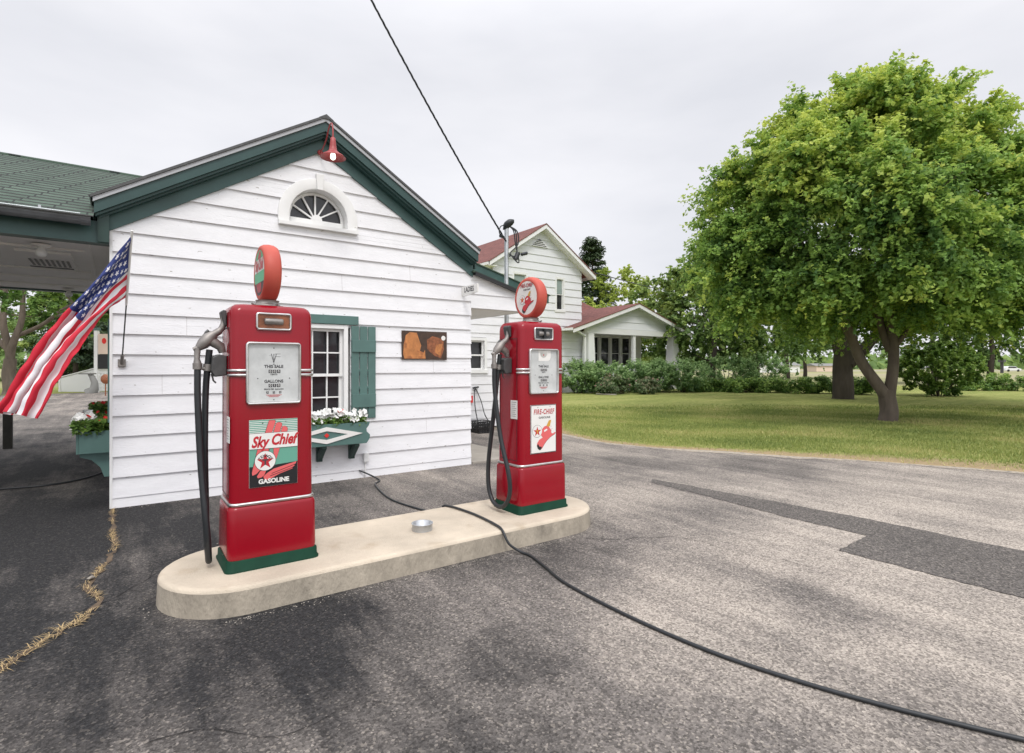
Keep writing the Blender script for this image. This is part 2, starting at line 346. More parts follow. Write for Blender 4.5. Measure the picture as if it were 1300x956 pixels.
class Plane:
    """2-D drawing plane: origin O, right R, up U, normal N"""
    def __init__(s,mb,O,R,U,Nn): s.mb=mb;s.O=Vector(O);s.R=Vector(R);s.U=Vector(U);s.N=Vector(Nn)
    def P(s,x,y,h): return s.O+s.R*x+s.U*y+s.N*h
    def poly(s,pts,h,mi): s.mb.poly([s.P(x,y,h) for x,y in pts],mi)
    def rect(s,x0,y0,x1,y1,h,mi): s.poly([(x0,y0),(x1,y0),(x1,y1),(x0,y1)],h,mi)
    def circ(s,cx,cy,r,h,mi,seg=28): s.poly([(cx+r*math.cos(6.2832*i/seg),cy+r*math.sin(6.2832*i/seg)) for i in range(seg)],h,mi)
    def star(s,cx,cy,r,h,mi,k=.39): s.poly([(cx+(r if i%2==0 else r*k)*math.sin(math.pi*i/5),cy+(r if i%2==0 else r*k)*math.cos(math.pi*i/5)) for i in range(10)],h,mi)
    def text(s,txt,cx,cy,size,h,mi,shear=0.,sx=1.,bold=0.,rot=0.,sp=1.):
        vs,fs=text_geo(txt,size,shear,sx,bold,sp); c,q=math.cos(rot),math.sin(rot)
        s.mb.add([s.P(cx+x*c-y*q,cy+x*q+y*c,h) for x,y in vs],fs,mi)
    def arc(s,txt,cx,cy,r,size,h,mi,step):
        n=len(txt)
        for i,ch in enumerate(txt):
            a=(i-(n-1)/2)*step; s.text(ch,cx+r*math.sin(a),cy+r*math.cos(a),size,h,mi,rot=-a,bold=size*.03)
def rrect(hx,hy,r,z,cx=0,cy=0,seg=5):
    pts=[]
    for sx_,sy_,a0 in ((1,1,0),(-1,1,90),(-1,-1,180),(1,-1,270)):
        for k in range(seg+1):
            a=math.radians(a0+90*k/seg); pts.append(Vector((cx+sx_*(hx-r)+r*math.cos(a),cy+sy_*(hy-r)+r*math.sin(a),z)))
    return pts
# ================================================================== GROUND
def sheet(name,pts,z,m,kind='structure',label=None):
    b=MB(); b.poly([(x,y,z) for x,y in pts]); return b.build(name,m,kind=kind)
gb=MB(); gb.poly([(-2500,-2500,-.03),(2500,-2500,-.03),(2500,2500,-.03),(-2500,2500,-.03)]); gb.build('ground','field',kind='structure')
sheet('parking_lot',[(-60,-14),(18,-14),(18,11.5),(8.8,12),(4.3,14),(2.6,30),(1.0,40.5),(-3,38.5),(-60,22)],0.,'asphalt')
# country road beyond the lot, left
b=MB(); b.poly([(-90,44,.0),(12,82,.0),(10,89,.0),(-90,51,.0)]); b.build('road','field',kind='structure')
# patch of newer asphalt
pt=[(3.9,9.3),(5.4,6.2),(5.81,4.16),(5.86,3.35),(5.96,2.3),(5.94,1.12),(5.9,-1.5),(5.8,-4.5),(4.65,-4.5),(4.71,-1.5),(4.732,.9),(4.731,1.31),(4.744,2.006),(5.451,2.027),(5.313,2.18),(5.37,2.79),(5.5,3.7),(5.0,6.0),(3.6,8.9)]
pt=[(5.74,4.75),(5.81,4.16),(5.86,3.35),(5.95,2.3),(5.94,1.12),(5.9,-1.5),(5.8,-4.5),(4.65,-4.5),(4.71,-1.5),(4.732,.9),(4.731,1.31),(4.744,2.02),(5.36,2.04),(5.37,2.79),(5.49,3.7),(5.55,4.6)]
def rough_edge(pts,amp,step=.12):
    o=[]
    for i in range(len(pts)):
        a=Vector(pts[i]); c=Vector(pts[(i+1)%len(pts)]); n=max(1,int((c-a).length/step))
        for k in range(n): 
            p=a.lerp(c,k/n); o.append((p.x+random.uniform(-amp,amp),p.y+random.uniform(-amp,amp)))
    return o
sheet('asphalt_patch',rough_edge(pt,.011,.05),.004,'patch')
# ---- lawn: strips parallel to its ragged edge
edge=[(9.2,10.9),(8.35,9.9),(7.95,8.9),(7.74,7.9),(7.81,6.98),(8.1,6.3),(8.5,5.76),(9.0,4.7),(9.6,3.67),(10.0,2.8),(10.33,1.96),(10.9,.2),(11.6,-2),(12.6,-5),(14.5,-10),(17,-16)]
def resample(pts,st):
    o=[Vector(pts[0])]
    for i in range(len(pts)-1):
        a=Vector(pts[i]);c=Vector(pts[i+1]); n=max(1,int((c-a).length/st))
        for k in range(1,n+1): o.append(a.lerp(c,k/n))
    return o
ed=resample(edge,.08)
for _ in range(12): ed=[ed[0]]+[(ed[i-1]+ed[i]*2+ed[i+1])/4 for i in range(1,len(ed)-1)]+[ed[-1]]
n=len(ed); jit=np.convolve(RNG.normal(0,1,n+8),np.ones(5)/5,'same')[:n]*.05
offs=[0,.05,.15,.3,.5,.8,1.2,1.6,2.2]; vs=[];fs=[];ev=[]
for j,o in enumerate(offs):
    for i in range(n):
        t=(ed[min(i+1,n-1)]-ed[max(i-1,0)]).normalized(); nn=Vector((-t.y,t.x))
        p=ed[i]+nn*(o+jit[i]*(1 if j<3 else .5))
        vs.append((p.x,p.y,-.004 if j==0 else .016+.01*min(o,1))); ev.append(max(0,1-o/(.45+1.5*min(1,max(0,(6.0-p.y)/5)))))
for j in range(len(offs)-1):
    for i in range(n-1): fs.append((j*n+i,j*n+i+1,(j+1)*n+i+1,(j+1)*n+i))
far=[(26,-16),(60,-18),(58,4),(47,18),(40,34),(24,40),(4,44),(4.3,13.5)]
base=(len(offs)-1)*n; o0=len(vs)
for x,y in far: vs.append((x,y,.026)); ev.append(0)
o1=len(vs)
for i in range(n): x,y,_z=vs[base+i]; vs.append((x,y,.021)); ev.append(0)
for k_ in range(len(far)): vs[o0+k_]=(*far[k_],.021)
fs.append([o1+i for i in range(n)]+[o0+i for i in range(len(far))])
gs=MB(); lo_=[];hi_=[]
wn=np.convolve(RNG.normal(0,1,n+24),np.ones(13)/13,'same')[:n]
for i in range(n):
    t=(ed[min(i+1,n-1)]-ed[max(i-1,0)]).normalized(); nn=Vector((-t.y,t.x)); w_=max(.02,.17+.22*wn[i]+.10*math.sin(i*.11)+random.uniform(-.02,.02)); a_=ed[i]-nn*w_; c_=ed[i]+nn*.2
    lo_.append((a_.x,a_.y,.004)); hi_.append((c_.x,c_.y,.004))
gs.add(lo_+hi_,[(i,i+1,n+i+1,n+i) for i in range(n-1)]); gs.build('gravel_shoulder','shoulder',kind='structure')
me=bpy.data.meshes.new('lawn'); me.from_pydata(vs,[],fs); me.materials.append(M['lawn'])
at=me.attributes.new('edge','FLOAT','POINT'); at.data.foreach_set('value',ev)
lo=bpy.data.objects.new('lawn',me); COL.objects.link(lo); tag(lo,kind='structure')
sheet('grass_verge',[(-60,22.2),(-3,38.6),(1,40.6),(8,43),(8,52),(-10,50),(-60,34)],.004,'lawn')
# ------------------------------------------------------------------ foliage machinery
def leaf_mesh(name,C,Nrm,size,tint,m,parent=None,asp=.75,**kw):
    """one bent rhombic leaf per row of C (centres) with normals Nrm"""
    n=len(C); Nrm=Nrm/np.linalg.norm(Nrm,axis=1,keepdims=True)
    a=RNG.normal(size=(n,3)); a-=Nrm*np.sum(a*Nrm,1,keepdims=True); a/=np.linalg.norm(a,axis=1,keepdims=True); b=np.cross(Nrm,a)
    s=size[:,None]; v=np.empty((n,4,3))
    v[:,0]=C-a*s*.5; v[:,1]=C+b*s*.5*asp-a*s*.08+Nrm*s*.12; v[:,2]=C+a*s*.55-Nrm*s*.10; v[:,3]=C-b*s*.5*asp-a*s*.08+Nrm*s*.12
    me=bpy.data.meshes.new(name); me.vertices.add(n*4); me.vertices.foreach_set('co',v.reshape(-1))
    me.loops.add(n*4); me.loops.foreach_set('vertex_index',np.arange(n*4,dtype=np.int32))
    me.polygons.add(n); me.polygons.foreach_set('loop_start',np.arange(0,n*4,4,dtype=np.int32)); me.polygons.foreach_set('loop_total',np.full(n,4,dtype=np.int32))
    me.update(calc_edges=True); me.materials.append(M[m])
    at=me.attributes.new('tint','FLOAT','FACE'); at.data.foreach_set('value',np.clip(tint,0,1).astype(np.float32))
    o=bpy.data.objects.new(name,me); COL.objects.link(o)
    if parent: o.parent=parent
    tag(o,kw.get('label'),kw.get('cat'),kw.get('group'),kw.get('kind')); return o
def clumps(centre,rad,n,shell=.55,lo=-.75):
    """clump centres filling an ellipsoid, denser toward its skin"""
    out=[]
    while len(out)<n:
        d=RNG.normal(size=3); d/=np.linalg.norm(d)
        if d[2]<lo: continue
        r=shell+(1-shell)*RNG.random()**.6
        out.append(np.array(centre)+d*r*np.array(rad))
    return np.array(out)
def leaves_from(cl,per,cr,lsize,centre,flat=.55,tintb=.42,tintc=.16,tintl=.17,tip=0.,droop=0.):
    k=len(cl); crs=cr*RNG.uniform(.6,1.35,k); cnt=per
    d=RNG.normal(size=(k,cnt,3)); d/=np.linalg.norm(d,axis=2,keepdims=True); r=RNG.random((k,cnt,1))**.45
    off=d*r*crs[:,None,None]; off[:,:,2]*=flat
    outd=cl-np.array(centre); outd/=np.linalg.norm(outd,axis=1,keepdims=True)+1e-6
    off[:,:,2]-=droop*np.linalg.norm(off[:,:,:2],axis=2)**2/np.maximum(crs[:,None],.01)
    C=(cl[:,None,:]+off).reshape(-1,3)
    Nn=(outd[:,None,:]*.35+d*.5+np.array([0,0,.65])+RNG.normal(0,.38,(k,cnt,3))).reshape(-1,3)
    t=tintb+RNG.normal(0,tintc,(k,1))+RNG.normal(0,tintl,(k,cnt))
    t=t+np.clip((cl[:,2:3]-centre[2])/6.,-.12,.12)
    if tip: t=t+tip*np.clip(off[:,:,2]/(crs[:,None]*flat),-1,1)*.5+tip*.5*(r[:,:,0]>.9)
    return C,Nn,lsize*RNG.uniform(.6,1.3,k*cnt),t.reshape(-1)
def sprays(cl,ctr,K,nl,L,ls,tb,tip,up=.25,droop=.35,jit=.055,sc=.15):
    """leaves strung along short twigs that fan out of every clump centre"""
    k=len(cl); outd=cl-np.array(ctr); outd/=np.linalg.norm(outd,axis=1,keepdims=True)+1e-6
    dr=outd[:,None,:]*.75+RNG.normal(0,.55,(k,K,3))+np.array([0,0,up]); dr/=np.linalg.norm(dr,axis=2,keepdims=True)
    s=RNG.random((k,K,nl))**.8; Ls=L*RNG.uniform(.5,1.35,(k,K,1)); q=(s*Ls)[...,None]
    P=cl[:,None,None,:]+dr[:,:,None,:]*q; P[...,2]-=droop*(Ls*s*s)
    P=P+RNG.normal(0,1,P.shape)*jit*(1.25-.6*s)[...,None]
    Nn=RNG.normal(0,.55,P.shape)+np.array([0,0,.75])+dr[:,:,None,:]*.35
    t=tb+RNG.normal(0,sc,(k,1,1))+RNG.normal(0,.08,(k,K,1))+RNG.normal(0,.06,(k,K,nl))+tip*(s-.55)+.16*tip*(dr[:,:,2]>.45)[...,None]+np.clip((cl[:,2]-ctr[2])/7.,-.12,.12)[:,None,None]
    n=k*K*nl; return P.reshape(-1,3),Nn.reshape(-1,3),ls*RNG.uniform(.6,1.3,n),t.reshape(-1)
def limb(mb,a,b,r0,r1,wob=.06,n=7,mi=0,seg=8):
    a=Vector(a);b=Vector(b); L=(b-a).length; p=[]
    ph=[random.uniform(0,6) for _ in range(3)]
    for i in range(n+1):
        t=i/n; q=a.lerp(b,t); e=math.sin(math.pi*t)
        q+=Vector((math.sin(ph[0]+t*5)*e,math.sin(ph[1]+t*4)*e,math.sin(ph[2]+t*4)*e*.6+.3*e))*wob*L; p.append(q)
    mb.tube(p,[r0+(r1-r0)*(i/n) for i in range(n+1)],seg,mi); return p
def tree(name,label,base,h,rx,ry,trunk_r,nclump,per,cr,ls,m,bark='bark',zc=None,rz=None,tb=.42,group=None,fork=None,tip=.0,extra=(),lean=(0,0),cat='tree',shell=.5,limbs=26,lo=-.75,flat=.55,droop=0.,twigs=0,spray=None):
    base=Vector(base); o=empty(name,label,cat,base,group)
    zc=zc or h*.6; rz=rz or h*.4; ctr=(lean[0],lean[1],zc)
    cl=clumps(ctr,(rx,ry,rz),nclump,shell,lo)
    for (ex,ey,ez,er,en) in extra: cl=np.vstack([cl,clumps((ex,ey,ez),(er,er,er*.75),en,.3,lo)])
    if spray: C,Nn,sz,t=sprays(cl,ctr,spray[0],spray[1],spray[2],ls,tb,tip)
    else: C,Nn,sz,t=leaves_from(cl,per,cr,ls,ctr,tintb=tb,tip=tip,flat=flat,droop=droop,tintc=.17)
    if twigs:
        # sprays that stick out of the crown: outermost clumps pushed outwards
        d=cl-np.array(ctr); rr=np.linalg.norm(d/np.array((rx,ry,rz)),axis=1); o_i=np.argsort(-rr)[:twigs]
        tc_=cl[o_i]+d[o_i]/np.linalg.norm(d[o_i],axis=1,keepdims=True)*RNG.uniform(.25,.75,(len(o_i),1))+RNG.normal(0,.12,(len(o_i),3))
        C2,N2,s2,t2=leaves_from(tc_,60,cr*.5,ls,ctr,tintb=tb+.12,tip=tip,flat=.9,tintc=.15); C=np.vstack([C,C2]);Nn=np.vstack([Nn,N2]);sz=np.hstack([sz,s2]);t=np.hstack([t,t2])
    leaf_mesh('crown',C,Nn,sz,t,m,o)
    tb_=MB()
    if fork is None:
        top=Vector((lean[0]*.5,lean[1]*.5,zc*.75)); limb(tb_,(0,0,-.1),top,trunk_r*1.25,trunk_r*.6,.02,8,seg=12)
        heads=[Vector((0,0,zc*.35)).lerp(top,k/3.) for k in range(4)]
    else:
        heads=[]
        for (a,b_,r0,r1) in fork:
            p=limb(tb_,a,b_,r0,r1,.035,10,seg=14); heads+=p[5:]
    pick=RNG.choice(len(cl),min(limbs,len(cl)),replace=False)
    for i in pick:
        c=Vector(cl[i]); hd=min(heads,key=lambda q:(q-c).length+max(0,q.z-c.z)*3); limb(tb_,hd,c,trunk_r*.28,trunk_r*.04,.05,6,seg=6)
    # root flare
    tb_.tube([(0,0,-.05),(0,0,.06),(0,0,.25)],[trunk_r*1.6,trunk_r*1.32,trunk_r*1.08],14)
    tb_.build('trunk',bark,o); return o
def bush(name,label,base,rx,ry,h,nclump,per,cr,ls,m,tb=.45,group=None,cat='shrub',flowers=None,stems=8,flat=.8,tip=.1,boxy=False,rz=0,spray=None):
    o=empty(name,label,cat,base,group,rz)
    cl=clumps((0,0,h*.5),(rx,ry,h*.5),nclump,.55,-1)
    if boxy:
        cl=np.column_stack([RNG.uniform(-rx,rx,nclump),RNG.uniform(-ry,ry,nclump),RNG.uniform(.12*h,h,nclump)])
    cl[:,2]=np.maximum(cl[:,2],.08)
    if spray: C,Nn,sz,t=sprays(cl,(0,0,h*.1),spray[0],spray[1],spray[2],ls,tb,tip,up=.8,droop=.1,jit=.03,sc=.08)
    else: C,Nn,sz,t=leaves_from(cl,per,cr,ls,(0,0,h*.4),flat=flat,tintb=tb,tip=tip)
    k=C[:,2]>.02
    leaf_mesh('foliage',C[k],Nn[k],sz[k],t[k],m,o)
    s=MB()
    for i in range(stems):
        c=Vector(cl[RNG.integers(len(cl))]); s.tube([(c.x*.15,c.y*.15,-.03),(c.x*.5,c.y*.5,c.z*.5),c],[.03,.02,.008],5)
    s.build('stems','stem',o)
    if flowers:
        idx=RNG.choice(len(C),flowers[1]); Cf=C[idx]; Cf=Cf[Cf[:,2]>h*.35]
        d=Cf-np.array([0,0,h*.4]); Cf=Cf+d/np.linalg.norm(d,axis=1,keepdims=True)*.05
        leaf_mesh('blossoms',Cf,np.tile([0,-.5,.8],(len(Cf),1))+RNG.normal(0,.3,(len(Cf),3)),np.full(len(Cf),flowers[2]),np.full(len(Cf),1.),flowers[0],o,asp=1)
    return o
R3=lambda s,t,z: tuple(RT*s+F*t+Vector((0,0,z)))   # offsets across / along the view from a tree's base
# ================================================================== TREES
mb_=Vector((16.7,5.87,0.02))
fork=[((0,0,-.1),R3(.0,.0,.85),.23,.195),(R3(-.03,0,.62),R3(-1.25,.1,2.9),.15,.11),(R3(.04,0,.62),R3(.22,.1,3.6),.145,.10),(R3(-1.25,.1,2.85),R3(-2.2,.6,5.4),.11,.06),(R3(.2,.1,1.9),R3(.95,-.5,3.3),.07,.04),(R3(.22,.1,3.5),R3(-.3,.2,6.8),.10,.05),(R3(.14,.1,1.9),R3(-.15,.5,3.6),.11,.07),(R3(.22,.1,3.3),R3(1.7,.3,6.0),.08,.04)]
c0=R3(-.45,0,0)
boughs=[]
for _k in range(34):
    _d=RNG.normal(size=3); _d/=np.linalg.norm(_d); _d[2]=max(_d[2],-.55); _n=1-.22*_d[2]; _q=R3(-.65+3.25*_d[0]*_n,2.9*_d[1]*_n,5.2+3.1*_d[2]); boughs.append((*_q,float(RNG.uniform(.7,1.15)),15))
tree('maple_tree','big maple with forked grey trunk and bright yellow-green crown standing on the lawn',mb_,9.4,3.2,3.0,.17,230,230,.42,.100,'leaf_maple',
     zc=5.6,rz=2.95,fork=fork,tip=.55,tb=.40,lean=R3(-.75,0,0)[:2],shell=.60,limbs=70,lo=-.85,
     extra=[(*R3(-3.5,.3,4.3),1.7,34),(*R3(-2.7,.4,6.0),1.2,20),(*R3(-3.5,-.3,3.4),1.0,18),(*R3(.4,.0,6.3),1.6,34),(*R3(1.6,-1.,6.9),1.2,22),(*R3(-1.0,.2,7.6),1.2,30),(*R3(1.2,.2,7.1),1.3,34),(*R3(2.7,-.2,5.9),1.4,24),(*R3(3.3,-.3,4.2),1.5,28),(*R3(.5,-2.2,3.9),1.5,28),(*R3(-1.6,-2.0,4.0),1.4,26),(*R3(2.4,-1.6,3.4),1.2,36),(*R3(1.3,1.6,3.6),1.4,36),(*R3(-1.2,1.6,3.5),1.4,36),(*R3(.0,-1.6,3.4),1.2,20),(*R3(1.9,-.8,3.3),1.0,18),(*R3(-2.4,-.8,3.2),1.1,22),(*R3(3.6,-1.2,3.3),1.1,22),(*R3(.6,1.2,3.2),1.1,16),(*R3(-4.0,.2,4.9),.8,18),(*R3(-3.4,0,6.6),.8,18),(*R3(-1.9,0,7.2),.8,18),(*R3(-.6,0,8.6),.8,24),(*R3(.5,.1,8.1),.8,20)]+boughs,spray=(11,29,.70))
# second maple, trunk to the right of the frame
tree('maple_tree','yellow-green maple at the right edge, its trunk outside the picture',DD(1400,17.5),8.2,3.9,3.9,.2,330,150,.5,.15,'leaf_maple',zc=4.9,rz=3.3,tip=.55,tb=.60,shell=.6,limbs=24,lo=-.6,spray=(9,18,.75))
df=[((0,0,-.1),R3(.05,0,2.2),.44,.38),(R3(0,0,2.0),R3(-.9,.2,5.2),.34,.2),(R3(.2,0,1.6),R3(3.4,.3,4.3),.30,.14),(R3(0,0,2.0),R3(.9,.3,5.6),.34,.18)]
tree('shade_tree','dark broad tree with thick black trunk behind the big maple',(26.58,11.11,0),9,5.2,5.,.33,300,120,.65,.19,'leaf_dark','bark_dark',zc=6.2,rz=3.8,fork=df,tb=.45,limbs=30,tip=.5,spray=(7,17,.85),lo=-.5,lean=R3(-1.2,0,0)[:2],
     extra=[(*R3(-3.9,.4,4.6),1.8,26),(*R3(5.,.4,4.2),2.2,26)])
bgs=[ # px, D, top py, half width m, tint mat, label, group
 (905,36,318,3.4,'leaf_dark',.5,'mid green leafy tree between the porch and the big maple'),
 (858,44,346,4.2,'leaf_dark',.6,'tall dark green tree behind the right end of the porch'),
 (787,52,346,3.8,'leaf_yellow',.5,'pale yellow-green tree rising behind the red porch roof'),
 (960,40,300,4.2,'leaf_dark',.5,'dense green tree behind the left side of the maple crown'),
 (1000,62,330,5.,'leaf_dark',.35,'distant dark tree low behind the maple crown'),
 (1185,48,300,5.,'leaf_dark',.35,'dark tree behind the clipped round bush'),
 (1258,44,330,4.4,'leaf_dark',.3,'dark drooping tree over the low hedge at the right'),
]
for px,d,ty,rw,mm,tb,lab in bgs:
    h=HZ(ty,d); base=DD(px,d)
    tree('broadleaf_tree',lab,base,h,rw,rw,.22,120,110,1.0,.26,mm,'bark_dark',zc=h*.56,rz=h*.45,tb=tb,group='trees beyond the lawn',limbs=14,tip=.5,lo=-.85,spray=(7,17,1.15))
# evergreens: behind the house, and left behind the flag
def conifer(label,base,h,r,n,m='leaf_ever',ls=.34,group='evergreen trees'):
    o=empty('evergreen_tree',label,'evergreen tree',base,group); cl=[]
    for i in range(n):
        z=h*(.06+.92*random.random()**.9); rr=r*(1-z/h)**.75*random.uniform(.45,1.)+.15; a=random.random()*6.283; cl.append((rr*math.cos(a),rr*math.sin(a),z-rr*.12))
    cl=np.array(cl); C,Nn,sz,t=leaves_from(cl,90,.75,ls,(0,0,h*.4),flat=.4,tintb=.45,tip=.3,droop=.3)
    leaf_mesh('crown',C,Nn,sz,t,m,o,asp=.4)
    b=MB(); b.tube([(0,0,-.1),(0,0,h*.5),(0,0,h*.97)],[.25,.15,.03],8); b.build('trunk','bark_dark',o); return o
conifer('tall dark evergreen peeking over the right slope of the white house roof',DD(752,56),HZ(300,56),3.3,170)
conifer('shorter dark evergreen beside the tall one behind the white house',DD(722,60),HZ(335,60),2.6,90)
for px,d,ty,r,lab in ((96,52,372,4.4,'broad dark evergreen behind the white shed, nearest the marquee sign'),(62,56,360,4.6,'dark evergreen directly behind the striped flag'),(128,60,368,4.2,'dark evergreen behind the marquee sign by the building corner'),(152,58,350,5,'dark evergreen hidden mostly by the corner of the station')):
    conifer(lab,DD(px,d),HZ(ty,d),r,130,'leaf_dark' if px==62 else 'leaf_ever',.42)
lf=[((0,0,-.1),R3(0,0,1.9),.34,.27),(R3(0,0,1.8),R3(-.35,0,6),.2,.1),(R3(0,0,1.8),R3(.75,0,5.6),.2,.1),(R3(.3,0,3.1),R3(4.0,.4,5.2),.12,.06),(R3(0,0,2.2),R3(-2.,.2,4.6),.14,.06)]
tree('shade_tree','leafy tree with forked brown trunk across the lot, seen under the canopy',DD(13,29),8.8,4.8,4.4,.27,120,130,.85,.22,'leaf_hedge','bark',zc=6.1,rz=3.3,fork=lf,tb=.5,limbs=30,lo=-.6,tip=.5,spray=(7,18,.95))
tree('broadleaf_tree','round tree far behind the forked tree at the left edge',DD(-30,60),9,5,5,.25,80,90,1.1,.34,'leaf_dark','bark_dark',tb=.5,limbs=8,group='trees beyond the lot')
# thin far trunk tree in the field
tree('field_tree','slim tree standing alone out in the pale field',DD(1022,74),6.9,4.,4.,.22,60,80,1.1,.36,'leaf_dark','bark_dark',zc=5.4,rz=2.3,limbs=8,tb=.4)
# treeline on the horizon
def treeline():
    C=[];T=[]
    for px in np.arange(-500,1900,3.2):
        d=RNG.uniform(260,420); hh=RNG.uniform(5,12)*(1.0 if (px>860 or px<100) else .9)
        p=DD(px,d); k=14
        q=RNG.normal(0,1,(k,3))*np.array([4,4,hh*.28])+np.array([p.x,p.y,hh*.42]); C.append(q); T.append(RNG.uniform(.2,.7,k))
    C=np.vstack(C); C[:,2]=np.maximum(C[:,2],.5)
    leaf_mesh('distant_treeline',C,np.tile([-F.x,-F.y,.6],(len(C),1))+RNG.normal(0,.5,(len(C),3)),RNG.uniform(2,5.5,len(C)),np.hstack(T),'leaf_dark',kind='stuff')
treeline()
# shrubs in front of the porch and hedges
bl=[ (733,30.2,1.25,1.3,1.95,'leaf_shrub','feathery dark green shrub at the corner of the white house'),
     (768,29.8,1.2,1.2,1.85,'leaf_shrub','feathery green shrub left of the porch steps'),
     (808,31.0,1.15,1.1,1.85,'leaf_shrub','feathery shrub directly under the slim porch post'),
     (836,31.2,1.3,1.1,1.95,'leaf_shrub','tall feathery shrub between the porch posts'),
     (868,31.2,1.3,1.2,1.9,'leaf_shrub','feathery shrub in front of the right porch column'),
     (925,33,2.3,1.4,2.3,'leaf_shrub','wide grey-green shrub under the left of the maple crown'),
     (968,34,2.,1.4,2.5,'leaf_shrub','grey-green shrub beside the gap to the pale field')]
for px,d,rx,ry,h,mm,lab in bl:
    bush('shrub',lab,DD(px,d),rx,ry,h*.86,120,100,.27,.085,mm,group='shrubs along the porch',tip=.6,tb=.52,spray=(8,15,.42))
bush('spirea_bush','low spirea bush with faded pink blossoms at the left of the porch shrubs',DD(779,28.6),.95,.7,1.05,40,110,.25,.09,'leaf_spirea',flowers=('petal_pink',130,.09),group='spirea bushes',tip=.3)
bush('spirea_bush','smaller spirea bush with faded pink blossoms in front of the slim porch post',DD(820,28.8),.75,.6,.85,30,110,.22,.09,'leaf_spirea',flowers=('petal_pink',60,.09),group='spirea bushes',tip=.3)
bush('round_bush','large clipped dark green bush to the right of the maple trunk',(33.0,9.4,0),1.9,1.7,2.6,190,110,.36,.13,'leaf_hedge',tb=.40,tip=.5,stems=14,boxy=False,spray=(8,15,.34))
for i,(p0,p1,d,h,lab) in enumerate(((868,925,31.5,.62,'low hedge below the porch shrubs, left end'),(925,1000,30.5,.75,'low hedge under the maple crown left of the dark trunk'),(1000,1062,29.5,.85,'low hedge just left of the dark trunk'),(1078,1106,28.5,.8,'spiky low bush just right of the dark trunk'),(1222,1292,33,.95,'low hedge right of the clipped bush'),(1292,1380,32,.85,'low hedge at the right edge of the picture'))):
    a=DD(p0,d); c=DD(p1,d); v=c-a; mid=(a+c)/2
    bush('hedge',lab,mid,v.length/2,.55,h,int(34+v.length*12),90,.26,.11,'leaf_hedge',tb=.42,tip=.4,boxy=True,group='low hedges along the lawn',cat='hedge',rz=math.atan2(v.y,v.x))
# bare soil ring round the maple
sheet('soil_ring',[(mb_.x+(.75+.18*random.random())*1.1*math.cos(a),mb_.y+(.6+.15*random.random())*math.sin(a)) for a in np.linspace(0,6.1,26)],.032,'dirt')
# grass blades near the edge of the lawn
def grass():
    poly=np.array([(p.x,p.y) for p in ed]+far); e=poly[:len(ed)]
    n=900000; P=np.column_stack([RNG.uniform(7.5,27,n),RNG.uniform(-9,24,n)]); d=P@np.array([F.x,F.y])
    lat=P@np.array([RT.x,RT.y]); keep=(d>3)&(RNG.random(n)<np.clip((21-d)/10,0,1))&(lat/d<1.15)&(lat/d>-.1); P=P[keep]
    ins=np.zeros(len(P),bool); q=np.roll(poly,-1,0)
    for (x0,y0),(x1,y1) in zip(poly,q):
        if y0==y1: continue
        c=((y0>P[:,1])!=(y1>P[:,1]))&(P[:,0]<(x1-x0)*(P[:,1]-y0)/(y1-y0)+x0); ins^=c
    P=P[ins]; off=np.full(len(P),9e9)
    for k in range(0,len(e),3): off=np.minimum(off,np.hypot(P[:,0]-e[k,0],P[:,1]-e[k,1]))
    ew=.45+1.5*np.clip((6.0-P[:,1])/5,0,1); kp=RNG.random(len(P))<np.clip(off/ew,.12,1.0); P=P[kp]; off=off[kp]; n=len(P)
    h=RNG.uniform(.018,.05,n)*(1+.3*(off>.5)); a=RNG.random(n)*6.283; w_=RNG.uniform(.005,.010,n)*(1+np.minimum(off,8)*.12)
    lean=RNG.normal(0,.018,(n,2)); z=.012+.01*np.minimum(off,1)
    v=np.empty((n,3,3)); dx=np.column_stack([np.cos(a),np.sin(a)])*w_[:,None]
    v[:,0,:2]=P-dx; v[:,1,:2]=P+dx; v[:,0,2]=z; v[:,1,2]=z; v[:,2,:2]=P+lean; v[:,2,2]=z+h
    me=bpy.data.meshes.new('lawn_grass'); me.vertices.add(n*3); me.vertices.foreach_set('co',v.reshape(-1)); me.loops.add(n*3); me.loops.foreach_set('vertex_index',np.arange(n*3,dtype=np.int32))
    me.polygons.add(n); me.polygons.foreach_set('loop_start',np.arange(0,n*3,3,dtype=np.int32)); me.polygons.foreach_set('loop_total',np.full(n,3,dtype=np.int32)); me.update(calc_edges=True)
    me.materials.append(M['grassblade']); pn=np.sin(P[:,0]*1.3+np.sin(P[:,1]*.9)*2)*.14+np.sin(P[:,1]*2.1+P[:,0]*.6+np.sin(P[:,0]*1.7))*.12+np.sin(P[:,0]*4.3+P[:,1]*1.2)*.07
    tt=np.clip(.42+pn+RNG.normal(0,.16,n)+.45*np.clip(1-off/.5,0,1),0,1).astype(np.float32)
    me.attributes.new('tint','FLOAT','FACE').data.foreach_set('value',tt)
    o=bpy.data.objects.new('lawn_grass',me); COL.objects.link(o); tag(o,'short mown grass along the near side of the lawn','grass',kind='stuff')
grass()
